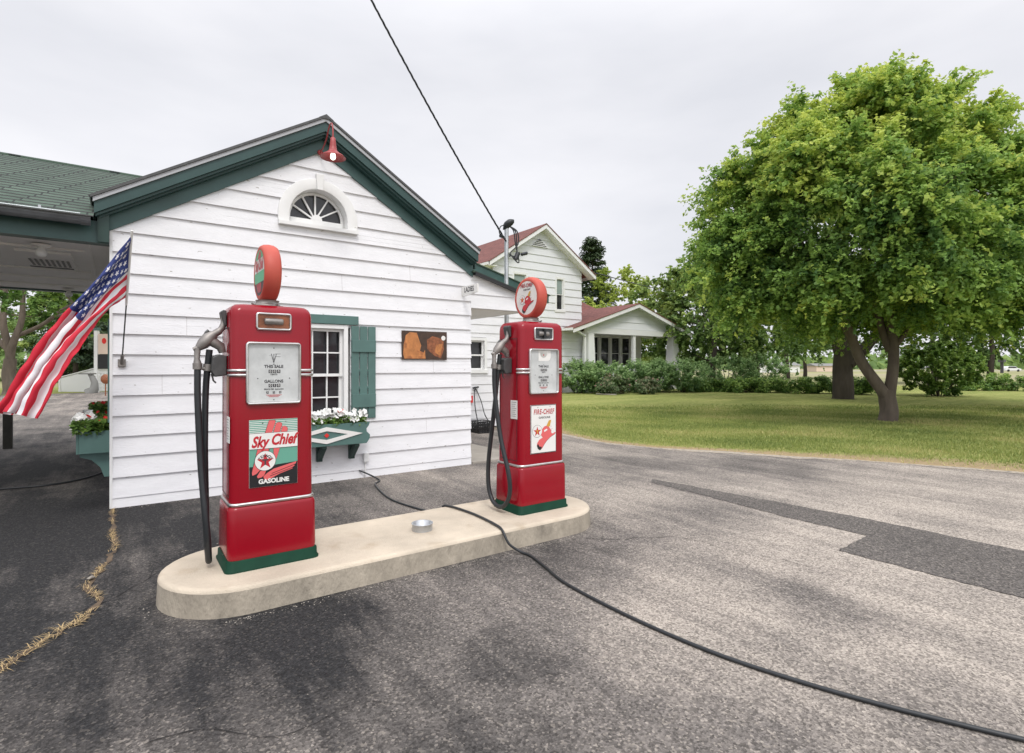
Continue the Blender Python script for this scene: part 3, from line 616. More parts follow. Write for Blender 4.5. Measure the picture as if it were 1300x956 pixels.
# ================================================================== BUILDINGS
def siding(mb,O,u,n,L0,L1,z0,z1,e,lim=None,excl=None,th=.02,mi=0,off=.0):
    """lapped boards. O corner at ground, u along, n outward; lim(z)->(a,b); excl(za,zb)->list of (a,b) gaps"""
    O=Vector(O);u=Vector(u);n=Vector(n); z=z0+off-e if off else z0; 
    while z<z1-1e-6:
        za=max(z,z0); zb=min(z+e,z1); step=(zb-za)
        segs=4 if (excl and excl(za,zb,True)) else 1
        jz=random.uniform(-.003,.003)
        for k in range(segs):
            a_=za+step*k/segs; b_=za+step*(k+1)/segs
            la,lb=(lim(a_) if lim else (L0,L1)); ta,tb=(lim(b_) if lim else (L0,L1))
            if lb-la<.02: continue
            if tb<ta: ta=tb=(ta+tb)/2
            spans=[(la,lb,ta,tb)]
            if excl:
                for (x0,x1) in excl(a_,b_,False):
                    ns=[]
                    for (p,q,r,s_) in spans:
                        if x1<=p or x0>=q: ns.append((p,q,r,s_)); continue
                        if x0>p: ns.append((p,x0,max(r,p) if r<x0 else x0-1e-3,x0))
                        if x1<q: ns.append((x1,q,x1,min(s_,q) if s_>x1 else x1+1e-3))
                    spans=ns
            f0=th*(1-(a_-za)/e*.85); f1=th*(1-(b_-za)/e*.85)
            for (p,q,r,s_) in spans:
                zb2=b_+(.004 if k==segs-1 else 0); za2=a_+(jz if k==0 else 0)
                A=O+u*p+n*f0+Vector((0,0,za2));B=O+u*q+n*f0+Vector((0,0,za2+random.uniform(-.002,.002)));C=O+u*s_+n*f1+Vector((0,0,zb2));D_=O+u*r+n*f1+Vector((0,0,zb2))
                A2=O+u*p+Vector((0,0,za2));B2=O+u*q+Vector((0,0,za2)); C2=O+u*s_+Vector((0,0,zb2));D2=O+u*r+Vector((0,0,zb2))
                mb.add([A,B,C,D_,A2,B2,C2,D2],[(0,1,2,3),(4,5,1,0),(0,3,7,4),(1,5,6,2)],mi)
        z+=e
YW=7.13; XL=-.05; XR=4.38; CXG=2.12; EX=.2175
st=empty('gas_station','small white clapboard filling station with dark green trim, canopy and gable roof','building',(2.15,YW,0))
def SB(mb,name,mats,bevel=0,parent=None,label=None):
    o=mb.build(name,mats,parent or st,bevel,label)
    if parent is None: o.location=(-2.15,-YW,0)
    return o
PK=4.30-.0; SLP=.605
def lim_main(z):
    zc=z-.08
    d=(PK-zc)/SLP
    return (max(XL,CXG-d),min(XR,CXG+d))
FW=(2.09,3.40,.42)  # fan window centre x,z, casing mid radius
WN=(1.80,2.44,.76,2.03)
def excl_main(za,zb,query):
    zm=(za+zb)/2; r=[]
    if za<WN[3]-.001 and zb>WN[2]+.001:
        if not query and zm>WN[2] and zm<WN[3]: r.append((WN[0]-.06,WN[1]+.06))
        elif query: r.append(1)
    if zb>3.30 and za<3.85:
        if query: r.append(1)
        elif zm>3.30:
            h=max(0,zm-FW[1]); 
            if h<FW[2]: q=math.sqrt(FW[2]**2-h*h); r.append((FW[0]-q,FW[0]+q))
    return r
b=MB(); siding(b,(0,YW,0),(1,0,0),(0,-1,0),XL,XR,.0,4.34,EX,lim_main,excl_main,.030,off=.105)
for k in range(13):
    z0=.105+EX*k
    for _ in range(random.choice((0,1,1))):
        x=random.uniform(.3,4.1)
        if 1.3<x<2.95 and z0<2.1: continue
        if CXG-(4.1-z0)/SLP>x or x>CXG+(4.1-z0)/SLP or (1.5<x<2.7 and z0>3): continue
        b.prism([(x,YW-.0305,z0+.004),(x+.0022,YW-.0305,z0+.004),(x+.0022,YW-.0065,z0+EX-.004),(x,YW-.0065,z0+EX-.004)][:2]+[(x+.0022,YW-.0075,z0+EX-.004),(x,YW-.0075,z0+EX-.004)],(0,.003,0),1)
    x=.12+random.uniform(0,.2)
    while x<4.3:
        if not((1.35<x<2.9 and z0<2.1) or (1.5<x<2.7 and z0>2.95)) and CXG-(4.05-z0)/SLP<x<CXG+(4.05-z0)/SLP and random.random()<.75:
            b.obox((x,YW-.0292,z0+.028),(1,0,0),(0,0,1),(0,1,0),.0045,.0045,.003,1)
        x+=.405+random.uniform(-.02,.02)
SB(b,'wall',['siding','nail'])
# corner board & core walls behind siding
b=MB()
YB=13.4
# core box split so that the window recess stays open: use thin panels
b.box((XL+.01,YW+.16,0),(XR-.01,YB,3.0)); b.prism([(XL+.01,YW+.16,3.0),(XR-.01,YW+.16,3.0),(CXG,YW+.16,4.33)],(0,YB-YW-.16,0))
SB(b,'wall_core','trim')
b=MB(); siding(b,(XL,YB,0),(0,-1,0),(-1,0,0),0,YB-YW-.0,0,2.98,EX,None,None,.02,off=.105); SB(b,'wall','siding')
b=MB(); siding(b,(XR,YW,0),(0,1,0),(1,0,0),0,3.55,0,2.94,EX,None,None,.02,off=.105); SB(b,'wall','siding')
b=MB(); b.box((XL-.026,YW-.03,0),(XL+.0,YW+.09,2.95)); SB(b,'corner_board','trim')
b=MB(); b.box((XL+.004,YW+.003,.0),(XR-.004,YW+.15,.12)); SB(b,'sill_board','trim')
# frieze boards (flat, light green) on the gable, rake moulding, roof
def slope_pts(side,d0,z0,x_end,yy):
    """line parallel to the roof"""
    return None
def rake_band(mb,zt,zb_,xl,xr,y0,y1,mi=0,pk=CXG,s=.61):
    """band following both slopes between heights zt and zb_ at the peak"""
    for sx,xe in ((-1,xl),(1,xr)):
        d=abs(xe-pk)
        P=[(pk,y0,zb_),(pk,y0,zt),(xe,y0,zt-s*d),(xe,y0,zb_-s*d)]
        mb.prism(P if sx<0 else P[::-1],(0,y1-y0,0),mi)
b=MB(); rake_band(b,4.50,4.262,XL-.03,XR+.02,YW-.045,YW-.005); SB(b,'frieze_board','green')
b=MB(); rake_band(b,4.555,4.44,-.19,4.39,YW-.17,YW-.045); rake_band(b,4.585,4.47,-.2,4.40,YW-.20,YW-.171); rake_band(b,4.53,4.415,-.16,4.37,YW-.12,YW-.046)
SB(b,'rake_moulding','green_shaded')
b=MB(); rake_band(b,4.632,4.587,-.21,4.41,YW-.22,YW-.16); SB(b,'drip_edge','edge_grey')
def roof_slab(mb,pts,th,uvs,mi=0,em=None):
    em=mi if em is None else em
    """pts: 4 top corners ordered eave-left, eave-right, ridge-right, ridge-left"""
    P=[Vector(p) for p in pts]; nrm=(P[1]-P[0]).cross(P[3]-P[0]).normalized()
    if nrm.z<0: nrm=-nrm
    Q=[p-nrm*th for p in P]
    wd=(P[1]-P[0]).length; hh=(P[3]-P[0]).length
    sk=(P[3]-P[0]).dot((P[1]-P[0]).normalized()); sk2=(P[2]-P[0]).dot((P[1]-P[0]).normalized())
    hv=math.sqrt(max(hh*hh-sk*sk,0))
    mb.add(P,[(0,1,2,3)],mi,uvs=[[(0,0),(wd,0),(sk2,hv),(sk,hv)]])
    mb.add(P+Q,[(7,6,5,4),(0,4,5,1),(1,5,6,2),(2,6,7,3),(3,7,4,0)],em,uvs=[[(.05,.05),(.1,.05),(.1,.1),(.05,.1)]]*5)
RS=.61
def zroof(x): return 4.665-RS*abs(x-CXG)
b=MB(); roof_slab(b,[(-.24,YB+.2,zroof(-.24)),(-.24,YW-.235,zroof(-.24)),(CXG,YW-.235,4.665),(CXG,YB+.2,4.665)],.026,None,0,1)
roof_slab(b,[(4.43,YW-.235,zroof(4.43)),(4.43,YB+.2,zroof(4.43)),(CXG,YB+.2,4.665),(CXG,YW-.235,4.665)],.026,None,0,1)
b.prism([(CXG-.09,YW-.237,4.614),(CXG,YW-.237,4.672),(CXG+.09,YW-.237,4.614)],(0,YB-YW+.4,0),1); SB(b,'roof',['shingle_green','darkmetal'])
# eave soffits (green, along both sides)
for A_,B_ in (((-.19,YW-.0,2.95),(XL-.022,YB,3.02)),((XR+.022,YW,2.95),(4.43,YB,3.0)),((-.215,YW-.045,3.02),(-.192,YB,3.12)),((4.432,YW-.045,3.0),(4.455,YB,3.14))):
    b=MB(); b.box(A_,B_); SB(b,'eave_board','green')
# cornice return at left corner (dark box under rake)
b=MB(); b.box((-.175,YW-.11,2.785),(-.078,YW+.1,3.10)); SB(b,'cornice_return','green_dark')
# fan window
fw=empty('fan_window',None,None); fw.parent=st; fw.location=(FW[0]-2.15,0,FW[1])
fw.name='fan_window'
def ring(mb,r0,r1,y0,y1,leg,seg=26,mi=0):
    pts=[( -1,-leg)]+[(-math.cos(math.pi*i/seg),math.sin(math.pi*i/seg)) for i in range(seg+1)]+[(1,-leg)]
    I=[];O_=[]
    for j,(cx_,cz_) in enumerate(pts):
        if j in (0,len(pts)-1): I.append((cx_*r0,-leg)); O_.append((cx_*r1,-leg))
        else: I.append((cx_*r0,cz_*r0)); O_.append((cx_*r1,cz_*r1))
    for j in range(len(pts)-1):
        a,b2,c,d=I[j],I[j+1],O_[j+1],O_[j]
        V=[(a[0],y0,a[1]),(b2[0],y0,b2[1]),(c[0],y0,c[1]),(d[0],y0,d[1]),(a[0],y1,a[1]),(b2[0],y1,b2[1]),(c[0],y1,c[1]),(d[0],y1,d[1])]
        mb.add(V,[(0,3,2,1),(4,5,6,7),(0,1,5,4),(2,3,7,6)],mi,True)
b=MB(); ring(b,.365,.50,-.045,.15,.10); b.build('casing','trim',fw,.006)
b=MB(); ring(b,.325,.366,.105,.14,.10); b.box((-.33,.08,-.10),(.33,.14,.0)); 
for k in range(1,6):
    a=math.pi*k/6; c,s=math.cos(a),math.sin(a); b.obox((.055*c-s*.009,.085,.055*s+c*.009 if 0 else .055*s-.0),(c,0,s),(0,1,0),(-s,0,c),.275,.03,.018)
b.prism([(.07*math.cos(t),.078,.07*math.sin(t)) for t in np.linspace(0,math.pi,12)],(0,.05,0)); b.build('muntins','trim',fw)
b=MB(); b.prism([(.33*math.cos(t),.125,.33*math.sin(t)) for t in np.linspace(0,math.pi,30)],(0,.02,0)); b.build('pane','glass',fw)
b=MB(); b.box((-.50,-.085,-.145),(.50,.0,-.10)); b.box((-.365,-.03,-.10),(.365,.10,-.097)); b.build('sill','trim',fw,.005)
b=MB(); b.prism([(-.035,-.075,.355),(.035,-.075,.355),(.05,-.075,.56),(-.05,-.075,.56)],(0,.06,0)); b.build('keystone','trim',fw,.004)
# main window
def sash_window(par,x0,x1,z0,z1,y,cols,rows,inward=.1,cas=.055,name='window',g='glass',m='trim',mt=.017):
    """double-hung; y = wall face plane, opening x0..x1"""
    o=empty(name,None,None); o.parent=par
    b=MB(); zm=(z0+z1)/2
    for (xa,xb,za,zb) in ((x0-cas,x0,z0-cas,z1+cas),(x1,x1+cas,z0-cas,z1+cas),(x0,x1,z1,z1+cas)): b.box((xa,y-.035,za),(xb,y+inward+.03,zb))
    b.box((x0-cas-.02,y-.06,z0-cas-.01),(x1+cas+.02,y+inward+.02,z0-.001)); b.build('frame',m,o,.003)
    b=MB()
    for lo,(za,zb) in enumerate(((z0,zm+.02),(zm-.02,z1))):
        yo=y+(.02 if lo else .05)+.015; r=.035
        b.box((x0+.001,yo,za+.001),(x0+r,yo+.03,zb-.001)); b.box((x1-r,yo,za+.001),(x1-.001,yo+.03,zb-.001)); b.box((x0+r,yo+.001,za+.002),(x1-r,yo+.029,za+r)); b.box((x0+r,yo+.001,zb-r),(x1-r,yo+.029,zb-.002))
        for c in range(1,cols): xx=x0+(x1-x0)*c/cols; b.box((xx-mt/2,yo+.003,za+r),(xx+mt/2,yo+.026,zb-r))
        for q in range(1,rows): zz=za+(zb-za)*q/rows; b.box((x0+r,yo+.004,zz-mt/2),(x1-r,yo+.025,zz+mt/2))
    b.build('sash',m,o)
    b=MB(); b.box((x0+.002,y+inward-.015,z0+.002),(x1-.002,y+inward,z1-.002)); b.build('pane',g,o)
    return o
wob=sash_window(st,1.83,2.41,.78,1.99,YW-.0,3,2,.12); wob.location=(-2.15,-YW,0)
b=MB(); b.box((1.60,YW-.055,2.05),(2.60,YW-.0,2.165)); SB(b,'window_header','shutter',.004)
def shutter(x0,side='f'):
    b=MB(); w_=.335; n=3; bw=(w_-.024)/3
    for i in range(n):
        xa=x0+i*(bw+.012); b.box((xa,YW-.05,.80),(xa+bw,YW-.028,2.035))
    b.box((x0+.004,YW-.072,1.69),(x0+w_-.004,YW-.051,1.85)); b.box((x0+.004,YW-.072,.95),(x0+w_-.004,YW-.051,1.13)); 
    for i in range(2): 
        for zz in (1.2,1.43): b.box((x0+bw*(i+1)+.012*i-.001,YW-.049,zz),(x0+bw*(i+1)+.012*(i+1)+.001,YW-.03,zz+.03))
    SB(b,'shutter','shutter',.003)
shutter(2.505); shutter(1.40)
# ---- canopy: beam, ceiling, roof, gutter
CYF=7.05; CYB=12.2; CX0=-6.2; RY=9.62; RZ=4.26
b=MB(); b.box((CX0,CYF,2.775),(XL-.028,CYF+.16,3.0)); b.box((CX0,CYB-.16,2.775),(XL-.028,CYB,2.98)); b.box((CX0,CYF+.16,2.775),(CX0+.16,CYB-.16,2.98)); SB(b,'canopy_beam','green')
b=MB(); b.box((CX0+.16,CYF+.161,2.80),(XL-.028,CYB-.161,2.83)); 
for (xa,ya,xb,yb) in ((-.30,CYF+.17,-.25,CYB-.17),(-3.4,CYF+.17,-3.32,CYB-.17)): b.box((xa,ya,2.785),(xb,yb,2.80))
for yy in (7.75,9.45,10.3,11.2): b.box((CX0+.17,yy,2.778),(-.301,yy+.04,2.80))
SB(b,'canopy_ceiling','ceil')
b=MB(); b.box((-.93,8.02,2.772),(-.44,9.22,2.799)); 
SB(b,'ceiling_hatch','ceil')
b=MB()
for k in range(8): b.box((-.86+k*.05,8.5,2.766),(-.835+k*.05,9.0,2.771))
b.box((-.90,9.10,2.764),(-.47,9.16,2.771)); SB(b,'hatch_slats','darkmetal')
b=MB(); z_e=2.985; ye=6.80
def zc_(y): return RZ-(RZ-z_e)*abs(y-RY)/(RY-ye)
# courses as real laps on the front slope
nC=22; xr_f=lambda z: CXG-(4.62-z)/RS+.0
for k in range(nC):
    t0=k/nC; t1=(k+1)/nC; y0=ye+(RY-ye)*t0; y1=ye+(RY-ye)*t1; za=z_e+(RZ-z_e)*t0+.012; zb=z_e+(RZ-z_e)*t1+.003
    x1a=max(-.2,xr_f(za)); x1b=max(-.2,xr_f(zb)); L=(RY-ye)/nC*1.1
    b.add([(CX0-.2,y0,za),(x1a,y0,za),(x1b,y1,zb),(CX0-.2,y1,zb)],[(0,1,2,3)],0,uvs=[[(0+k*.11,k*.135+.006),(x1a-CX0+.2+k*.11,k*.135+.006),(x1b-CX0+.2+k*.11,k*.135+.129),(0+k*.11,k*.135+.129)]])
    b.add([(CX0-.2,y0,za-.010),(x1a,y0,za-.010),(x1a,y0,za),(CX0-.2,y0,za)],[(0,1,2,3)],1)
roof_slab(b,[(1.4,2*RY-ye,z_e),(CX0-.2,2*RY-ye,z_e),(CX0-.2,RY,RZ),(1.4,RY,RZ)],.03,None)
b.tube([(CX0-.2,RY,RZ+.0),(1.45,RY,RZ+.0)],.03,6); SB(b,'canopy_roof',['shingle_green','darkmetal'])
b=MB(); b.prism([(CX0,CYF+.02,3.0),(CX0,2*RY-CYF,3.0),(CX0,RY,4.2)],(.1,0,0)); SB(b,'canopy_gable','siding')
# gutter
b=MB(); gx0=CX0-.1; gx1=-.235; prof=[]
for i in range(9):
    a=math.pi*i/8; prof.append((6.90-.07*math.cos(a),3.0-.085*math.sin(a)))
inner=[(y+(.006 if y<6.9 else -.006),z+.006) for y,z in prof][::-1]
pr=prof+inner; b.prism([(gx0,y,z) for y,z in pr],(gx1-gx0,0,0)); b.prism([(gx1-.07,y-.0,z) for y,z in [(6.9-.078*math.cos(math.pi*i/10),3.002-.092*math.sin(math.pi*i/10)) for i in range(11)]],(.078,0,0))
SB(b,'gutter','gutter_grey'); b=MB(); b.tube([(gx0,6.824,3.006),(gx1-.07,6.824,3.006)],.007,6); SB(b,'gutter_lip','galv')
b=MB()
for xx in (-.62,-1.5,-2.4,-3.3): b=MB(); b.box((xx,6.825,3.005),(xx+.022,7.0,3.012)); b.box((xx,6.83,2.995),(xx+.022,6.84,3.04)); SB(b,'gutter_hanger','galv')
# ---- lean-to roof over the ladies' door and rear wing
LX=5.42; LYB=8.9
b=MB()
def lim_lt(z): 
    xe=XR+(2.935-z)/.262; return (XR+.001,max(XR+.002,min(LX,xe)))
siding(b,(0,YW,0),(1,0,0),(0,-1,0),XR,LX,2.40,2.90,.215,lim_lt,None,.02)
b.prism([(XR+.022,YW+.002,2.40),(LX-.002,YW+.002,2.40),(LX-.002,YW+.002,2.655),(XR+.022,YW+.002,2.92)],(0,.08,0))
SB(b,'porch_gable','siding')
b=MB(); b.box((XR+.022,YW+.083,2.39),(LX-.025,LYB,2.42)); SB(b,'porch_ceiling','ceil')
b=MB(); b.box((LX-.024,YW+.0,2.385),(LX,LYB,2.64)); SB(b,'porch_fascia','trim')
b=MB(); roof_slab(b,[(5.5,YW-.1,2.675),(5.5,LYB+.1,2.675),(XR+.0,LYB+.1,2.965),(XR+.0,YW-.1,2.965)],.025,None); SB(b,'porch_roof','shingle_green')
b=MB(); b.prism([(XR+.03,YW-.108,2.90),(5.49,YW-.108,2.615),(5.49,YW-.108,2.665),(XR+.03,YW-.108,2.95)],(0,.05,0)); SB(b,'porch_drip_edge','black')
# rear wing
YV=10.72; WX1=8.62
def zw(x): return 3.86-.26*(x-6.68)
b=MB()
def lim_w(z): xe=6.68+(3.80-z)/.26; return (4.4,min(WX1,xe))
def ex_w(za,zb,q):
    if zb>1.36 and za<2.16: return [1] if q else ([(6.50,7.02)] if 1.36<(za+zb)/2<2.16 else [])
    return []
siding(b,(0,YV,0),(1,0,0),(0,-1,0),4.4,WX1,.08,4.3,.2,lim_w,ex_w,.02); SB(b,'wing_wall','siding')
b=MB(); b.prism([(4.4,YV+.13,0),(WX1,YV+.13,0),(WX1,YV+.13,zw(WX1)-.1),(4.4,YV+.13,zw(4.4)-.1)],(0,4.6,0)); SB(b,'wing_core','trim')
b=MB(); siding(b,(WX1,YV,0),(0,1,0),(1,0,0),0,4.7,.08,3.25,.2,None,None,.02); SB(b,'wing_wall','siding')
b=MB(); b.prism([(4.4,YV-.12,zw(4.4)-.20),(WX1+.22,YV-.12,zw(WX1+.22)-.20),(WX1+.22,YV-.12,zw(WX1+.22)-.01),(4.4,YV-.12,zw(4.4)-.01)],(0,.09,0))
b.prism([(4.4,YV-.028,zw(4.4)-.26),(WX1,YV-.028,zw(WX1)-.26),(WX1,YV-.028,zw(WX1)-.1),(4.4,YV-.028,zw(4.4)-.1)],(0,.02,0)); SB(b,'wing_rake_board','green')
b=MB(); roof_slab(b,[(WX1+.26,YV-.15,zw(WX1+.26)+.015),(WX1+.26,YV+4.8,zw(WX1+.26)+.015),(4.3,YV+4.8,zw(4.3)+.015),(4.3,YV-.15,zw(4.3)+.015)],.022,None); SB(b,'wing_roof','shingle_green')
b=MB(); b.box((4.4,YV-.02,0),(WX1,YV+.1,.075)); SB(b,'foundation','concrete_side')
wo=sash_window(st,6.55,6.96,1.42,2.10,YV,1,1,.12,.07); wo.location=(-2.15,-YW,0)
# plants on the sill inside
# concrete stoop
b=MB(); b.box((XR+.03,7.10,-.02),(5.42,10.6,.035)); b.build('concrete_stoop','slab',None,.01,kind='structure')
# ---- gooseneck lamp
lp=empty('gooseneck_lamp','red gooseneck barn lamp with lit bulb under the gable peak','lamp',(2.095,YW-.045,4.24))
b=MB(); b.lathe([(.035,0),(.035,.012),(.02,.02)],(0,0,0),(0,-1,0),(1,0,0),(0,0,1),16)
pth=[(0,0,0),(0,-.14,.025),(0,-.27,.09),(0,-.34,.17),(0,-.41,.215),(0,-.48,.20),(0,-.515,.12),(0,-.52,.0)]
from mathutils.geometry import interpolate_bezier
def smooth(p,n=4):
    p=[Vector(q) for q in p]; o=[]
    for i in range(len(p)-1):
        a=p[max(i-1,0)];b_=p[i];c=p[i+1];d=p[min(i+2,len(p)-1)]
        for k in range(n):
            t=k/n; o.append(.5*((2*b_)+(c-a)*t+(2*a-5*b_+4*c-d)*t*t+(3*b_-a-3*c+d)*t**3))
    return o+[p[-1]]
b.tube(smooth(pth),.009,10); b.build('neck','lamp_red',lp)
b=MB(); b.lathe([(.018,.06),(.028,.05),(.034,.0),(.040,-.05),(.048,-.10),(.08,-.13),(.12,-.155),(.152,-.185),(.149,-.187),(.115,-.160),(.075,-.136),(.04,-.11),(.02,-.1)],(0,-.52,-.04),(0,0,1),(1,0,0),(0,1,0),32); b.build('shade','lamp_red',lp)
b=MB(); b.lathe([(.012,-.10),(.02,-.12),(.030,-.155),(.032,-.18),(.026,-.20),(.0,-.217)],(0,-.52,-.04),(0,0,1),(1,0,0),(0,1,0),20); b.build('bulb','bulb',lp)
# ---- LADIES sign on bracket
ls_=empty('bracket_sign','small white LADIES sign sticking out over the alcove roof corner','sign',(4.22,YW-.03,2.64))
b=MB(); b.box((-.010,-.44,-.062),(.010,.003,.062))
pl=Plane(b,(-.0105,-.21,0),(0,-1,0),(0,0,1),(-1,0,0)); pl.text('LADIES',0,0,.105,.0015,1,bold=.002,sx=.85)
pl=Plane(b,(.0105,-.21,0),(0,1,0),(0,0,1),(1,0,0)); pl.text('LADIES',0,0,.105,.0015,1,bold=.002,sx=.85)
b.build('sign_board',['white_en','grey'],ls_)
b=MB(); b.tube([(0,.01,-.085),(0,-.36,-.07)],.008,6); b.tube([(0,-.38,.0),(0,-.44,-.01)],.006,6); b.build('bracket','white_en',ls_)
# ---- plaque
pq=empty('wall_plaque','brown and orange picture panel hung on the white siding','plaque',(3.59,YW-.035,1.80))
b=MB(); b.box((-.36,0,-.205),(.36,.012,.205))
pl=Plane(b,(0,0,0),(1,0,0),(0,0,1),(0,-1,0))
pl.poly([(-.34,-.13),(-.33,.02),(-.30,.14),(-.24,.185),(-.13,.18),(-.10,.10),(-.06,-.0),(-.08,-.08),(-.02,-.10),(.0,-.06),(.01,-.19),(-.32,-.19)],.0012,1)
pl.poly([(.04,-.05),(.03,.08),(.12,.14),(.30,.10),(.31,-.05),(.26,-.18),(.16,-.15),(.08,-.09)],.0012,2)
pl.poly([(.16,-.10),(.18,.02),(.29,.03),(.25,-.15)],.002,1); pl.circ(.30,.115,.035,.0028,3,14)
b.build('panel',['plaque_d','plaque_o','plaque_r','white_en'],pq)
# ---- outlet box & conduit
b=MB(); b.box((2.67,YW-.075,.215),(2.735,YW-.026,.335)); b.box((2.69,YW-.045,-.0),(2.705,YW-.026,.215)); b.build('outlet_box','trim',None,.004,'white electrical outlet box low on the front wall','outlet')
b=MB(); b.box((6.53,YV-.06,.66),(6.62,YV-.022,.82),1); b.build('outlet_box',['trim','petal_red'],None,0,'small red edged outlet on the rear wing wall above the crate','outlet')
# ---- flower boxes
def leaves_box(x0,x1,y0,y1,z0,z1,n,ls,m,o,name='foliage'):
    C=np.column_stack([RNG.uniform(x0,x1,n),RNG.uniform(y0,y1,n),z0+(z1-z0)*RNG.random(n)**.8]); leaf_mesh(name,C,RNG.normal(0,.5,(n,3))+np.array([0,-.3,.8]),RNG.uniform(.6,1.2,n)*ls,np.clip(RNG.normal(.45,.2,n),0,1),m,o)
def blossoms(o,C,m,r,name):
    b=MB()
    for c in C:
        c=Vector(c); nn=Vector((random.gauss(0,.5),-.7+random.gauss(0,.4),.7+random.gauss(0,.3))).normalized(); a=nn.orthogonal().normalized(); a.rotate(Matrix.Rotation(random.random()*6.28,3,nn)); q=nn.cross(a); rr=r*random.uniform(.75,1.2)
        pts=[c-nn*rr*.25]
        for k in range(10): t=math.pi*k/5; pts.append(c+(a*math.cos(t)+q*math.sin(t))*rr*(1 if k%2==0 else .72)+nn*rr*(.1 if k%2 else .0))
        b.add(pts,[(0,1+k,1+(k+1)%10) for k in range(10)],0)
    return b.build(name,m,o)
def front_box():
    o=empty('flower_box','green flower box with white diamond trim under the front window','flower box',(2.10,YW-.03,.50))
    L=.56; yf=-.27
    b=MB()
    def outline(s):
        return [(s*0,0.),(s*(L-.045),0.),(s*(L-.02),.03),(s*(L-.0),.07),(s*(L+.002),.11),(s*(L-.04),.15),(s*(L-.045),.19),(s*(L-.01),.235),(s*(L+.0),.275),(0,.275)]
    f=outline(1)[1:-1]; g=[(-x,z) for x,z in f][::-1]
    b.prism([(x,yf,z) for x,z in f+g],(0,.022,0)); b.box((-L+.05,yf+.022,.0),(L-.05,-.0,.02)); b.box((-L+.05,yf+.023,.021),(-L+.07,0,.25)); b.box((L-.07,yf+.023,.021),(L-.05,0,.25)); b.box((-L+.071,-.02,.021),(L-.071,0,.25))
    b.build('planter_body','shutter',o,.003)
    b=MB(); pl=Plane(b,(0,yf,.137),(1,0,0),(0,0,1),(0,-1,0))
    W_,H_=.46,.105; w2,h2=.27,.055
    for sx in (1,-1):
        for sz in (1,-1):
            q=[(0,sz*H_),(sx*W_,0),(sx*w2,0),(0,sz*h2)]; 
            if sx*sz<0: q=q[::-1]
            b.prism([pl.P(x,z,.002) for x,z in q],(0,-.010,0))
    b.build('diamond_trim','white_en',o)
    b=MB(); b.prism([pl.P(x,z,.002) for x,z in [(0,.03),(.03,0),(0,-.03),(-.03,0)]],(0,-.008,0)); b.build('red_diamond','petal_red',o)
    for xx in (-.44,-.02,.40):
        b=MB(); b.box((xx-.035,-.06,-.22),(xx+.035,-.0,-.002)); b.prism([(xx-.03,-.06,-.20),(xx-.03,-.25,-.03),(xx-.03,-.25,-.0),(xx-.03,-.19,-.0),(xx-.03,-.06,-.11)],(.06,0,0)); b.build('bracket','green_dark',o,.003)
    p=empty('petunias','white petunias with one red bloom filling the box under the front window','flowers',(2.10,YW-.17,.68)); 
    leaves_box(-.52,.52,-.13,.11,.06,.17,2200,.045,'leaf_hedge',p)
    C=[(random.uniform(-.52,.52),random.uniform(-.15,.10),.135+.13*random.random()**.8) for _ in range(270)]
    C=[(x,y,max(.125,z-.05*abs(x)+.02*math.sin(x*14))) for x,y,z in C]
    blossoms(p,C,'petal',.034,'white_blossoms'); blossoms(p,[(.14,-.15,.25),(.18,-.13,.26),(-.25,-.14,.22)],'petal_red',.035,'red_blossoms')
front_box()
def side_box(yc,lab,plab,ln=1.15,white=True):
    o=empty('flower_box',lab,'flower box',(XL-.026,yc,.48),'flower boxes on the side wall'); b=MB(); h=ln/2
    b.box((-.32,-h,.0),(-.298,h,.28)); b.box((-.297,-h,.001),(0,-h+.02,.26)); b.box((-.297,h-.02,.001),(0,h,.26)); b.box((-.297,-h+.021,.001),(-.0,h-.021,.02)); b.box((-.33,-h-.01,.262),(-.29,h+.01,.285)); b.build('planter_body','shutter',o,.003)
    for s in (-1,1):
        b=MB(); y0=s*(h-.12)-.02; b.prism([(-.29,y0,-.002),(-.0,y0,-.002),(-.0,y0,-.30),(-.06,y0,-.30),(-.10,y0,-.18),(-.18,y0,-.09),(-.29,y0,-.045)],(0,.04,0)); b.build('bracket','shutter',o)
    p=empty('petunias',plab,'flowers',(XL-.18,yc,.70),'flowers in the side boxes')
    leaves_box(-.16,.14,-h+.03,h-.03,.0,.17,1500,.06,'leaf_hedge',p); leaves_box(-.2,.1,-h-.05,-h+.15,.0,.16,400,.06,'leaf_hedge',p,'trailing_leaves') if white else None
    C=[(random.uniform(-.20,-.02),random.uniform(-h-.05,h*.2),.03+.20*random.random()) for _ in range(60)]
    if white: blossoms(p,C,'petal',.045,'white_blossoms')
    blossoms(p,[(random.uniform(-.16,.14),random.uniform(-h,h),.14+.08*random.random()) for _ in range(7 if white else 12)],'petal_red',.030,'red_blossoms')
side_box(8.58,'green flower box with white and red petunias on the side wall, nearest the corner','white and red petunias in the side box nearest the corner')
side_box(11.6,'green flower box on the side wall, farther back under the canopy','red geraniums in the farther side box under the canopy',1.1,False)
# side windows with shutters behind the boxes
for yc in (8.58,11.6):
    b=MB(); b.box((XL-.05,yc-.42,.85),(XL-.021,yc-.82+.05,2.05)); SB(b,'shutter','shutter'); b=MB(); b.box((XL-.05,yc+.42,.85),(XL-.021,yc+.78,2.05)); SB(b,'shutter','shutter')
    b=MB(); b.box((XL-.035,yc-.38,.8),(XL-.0215,yc+.38,2.0)); SB(b,'side_window','glass')
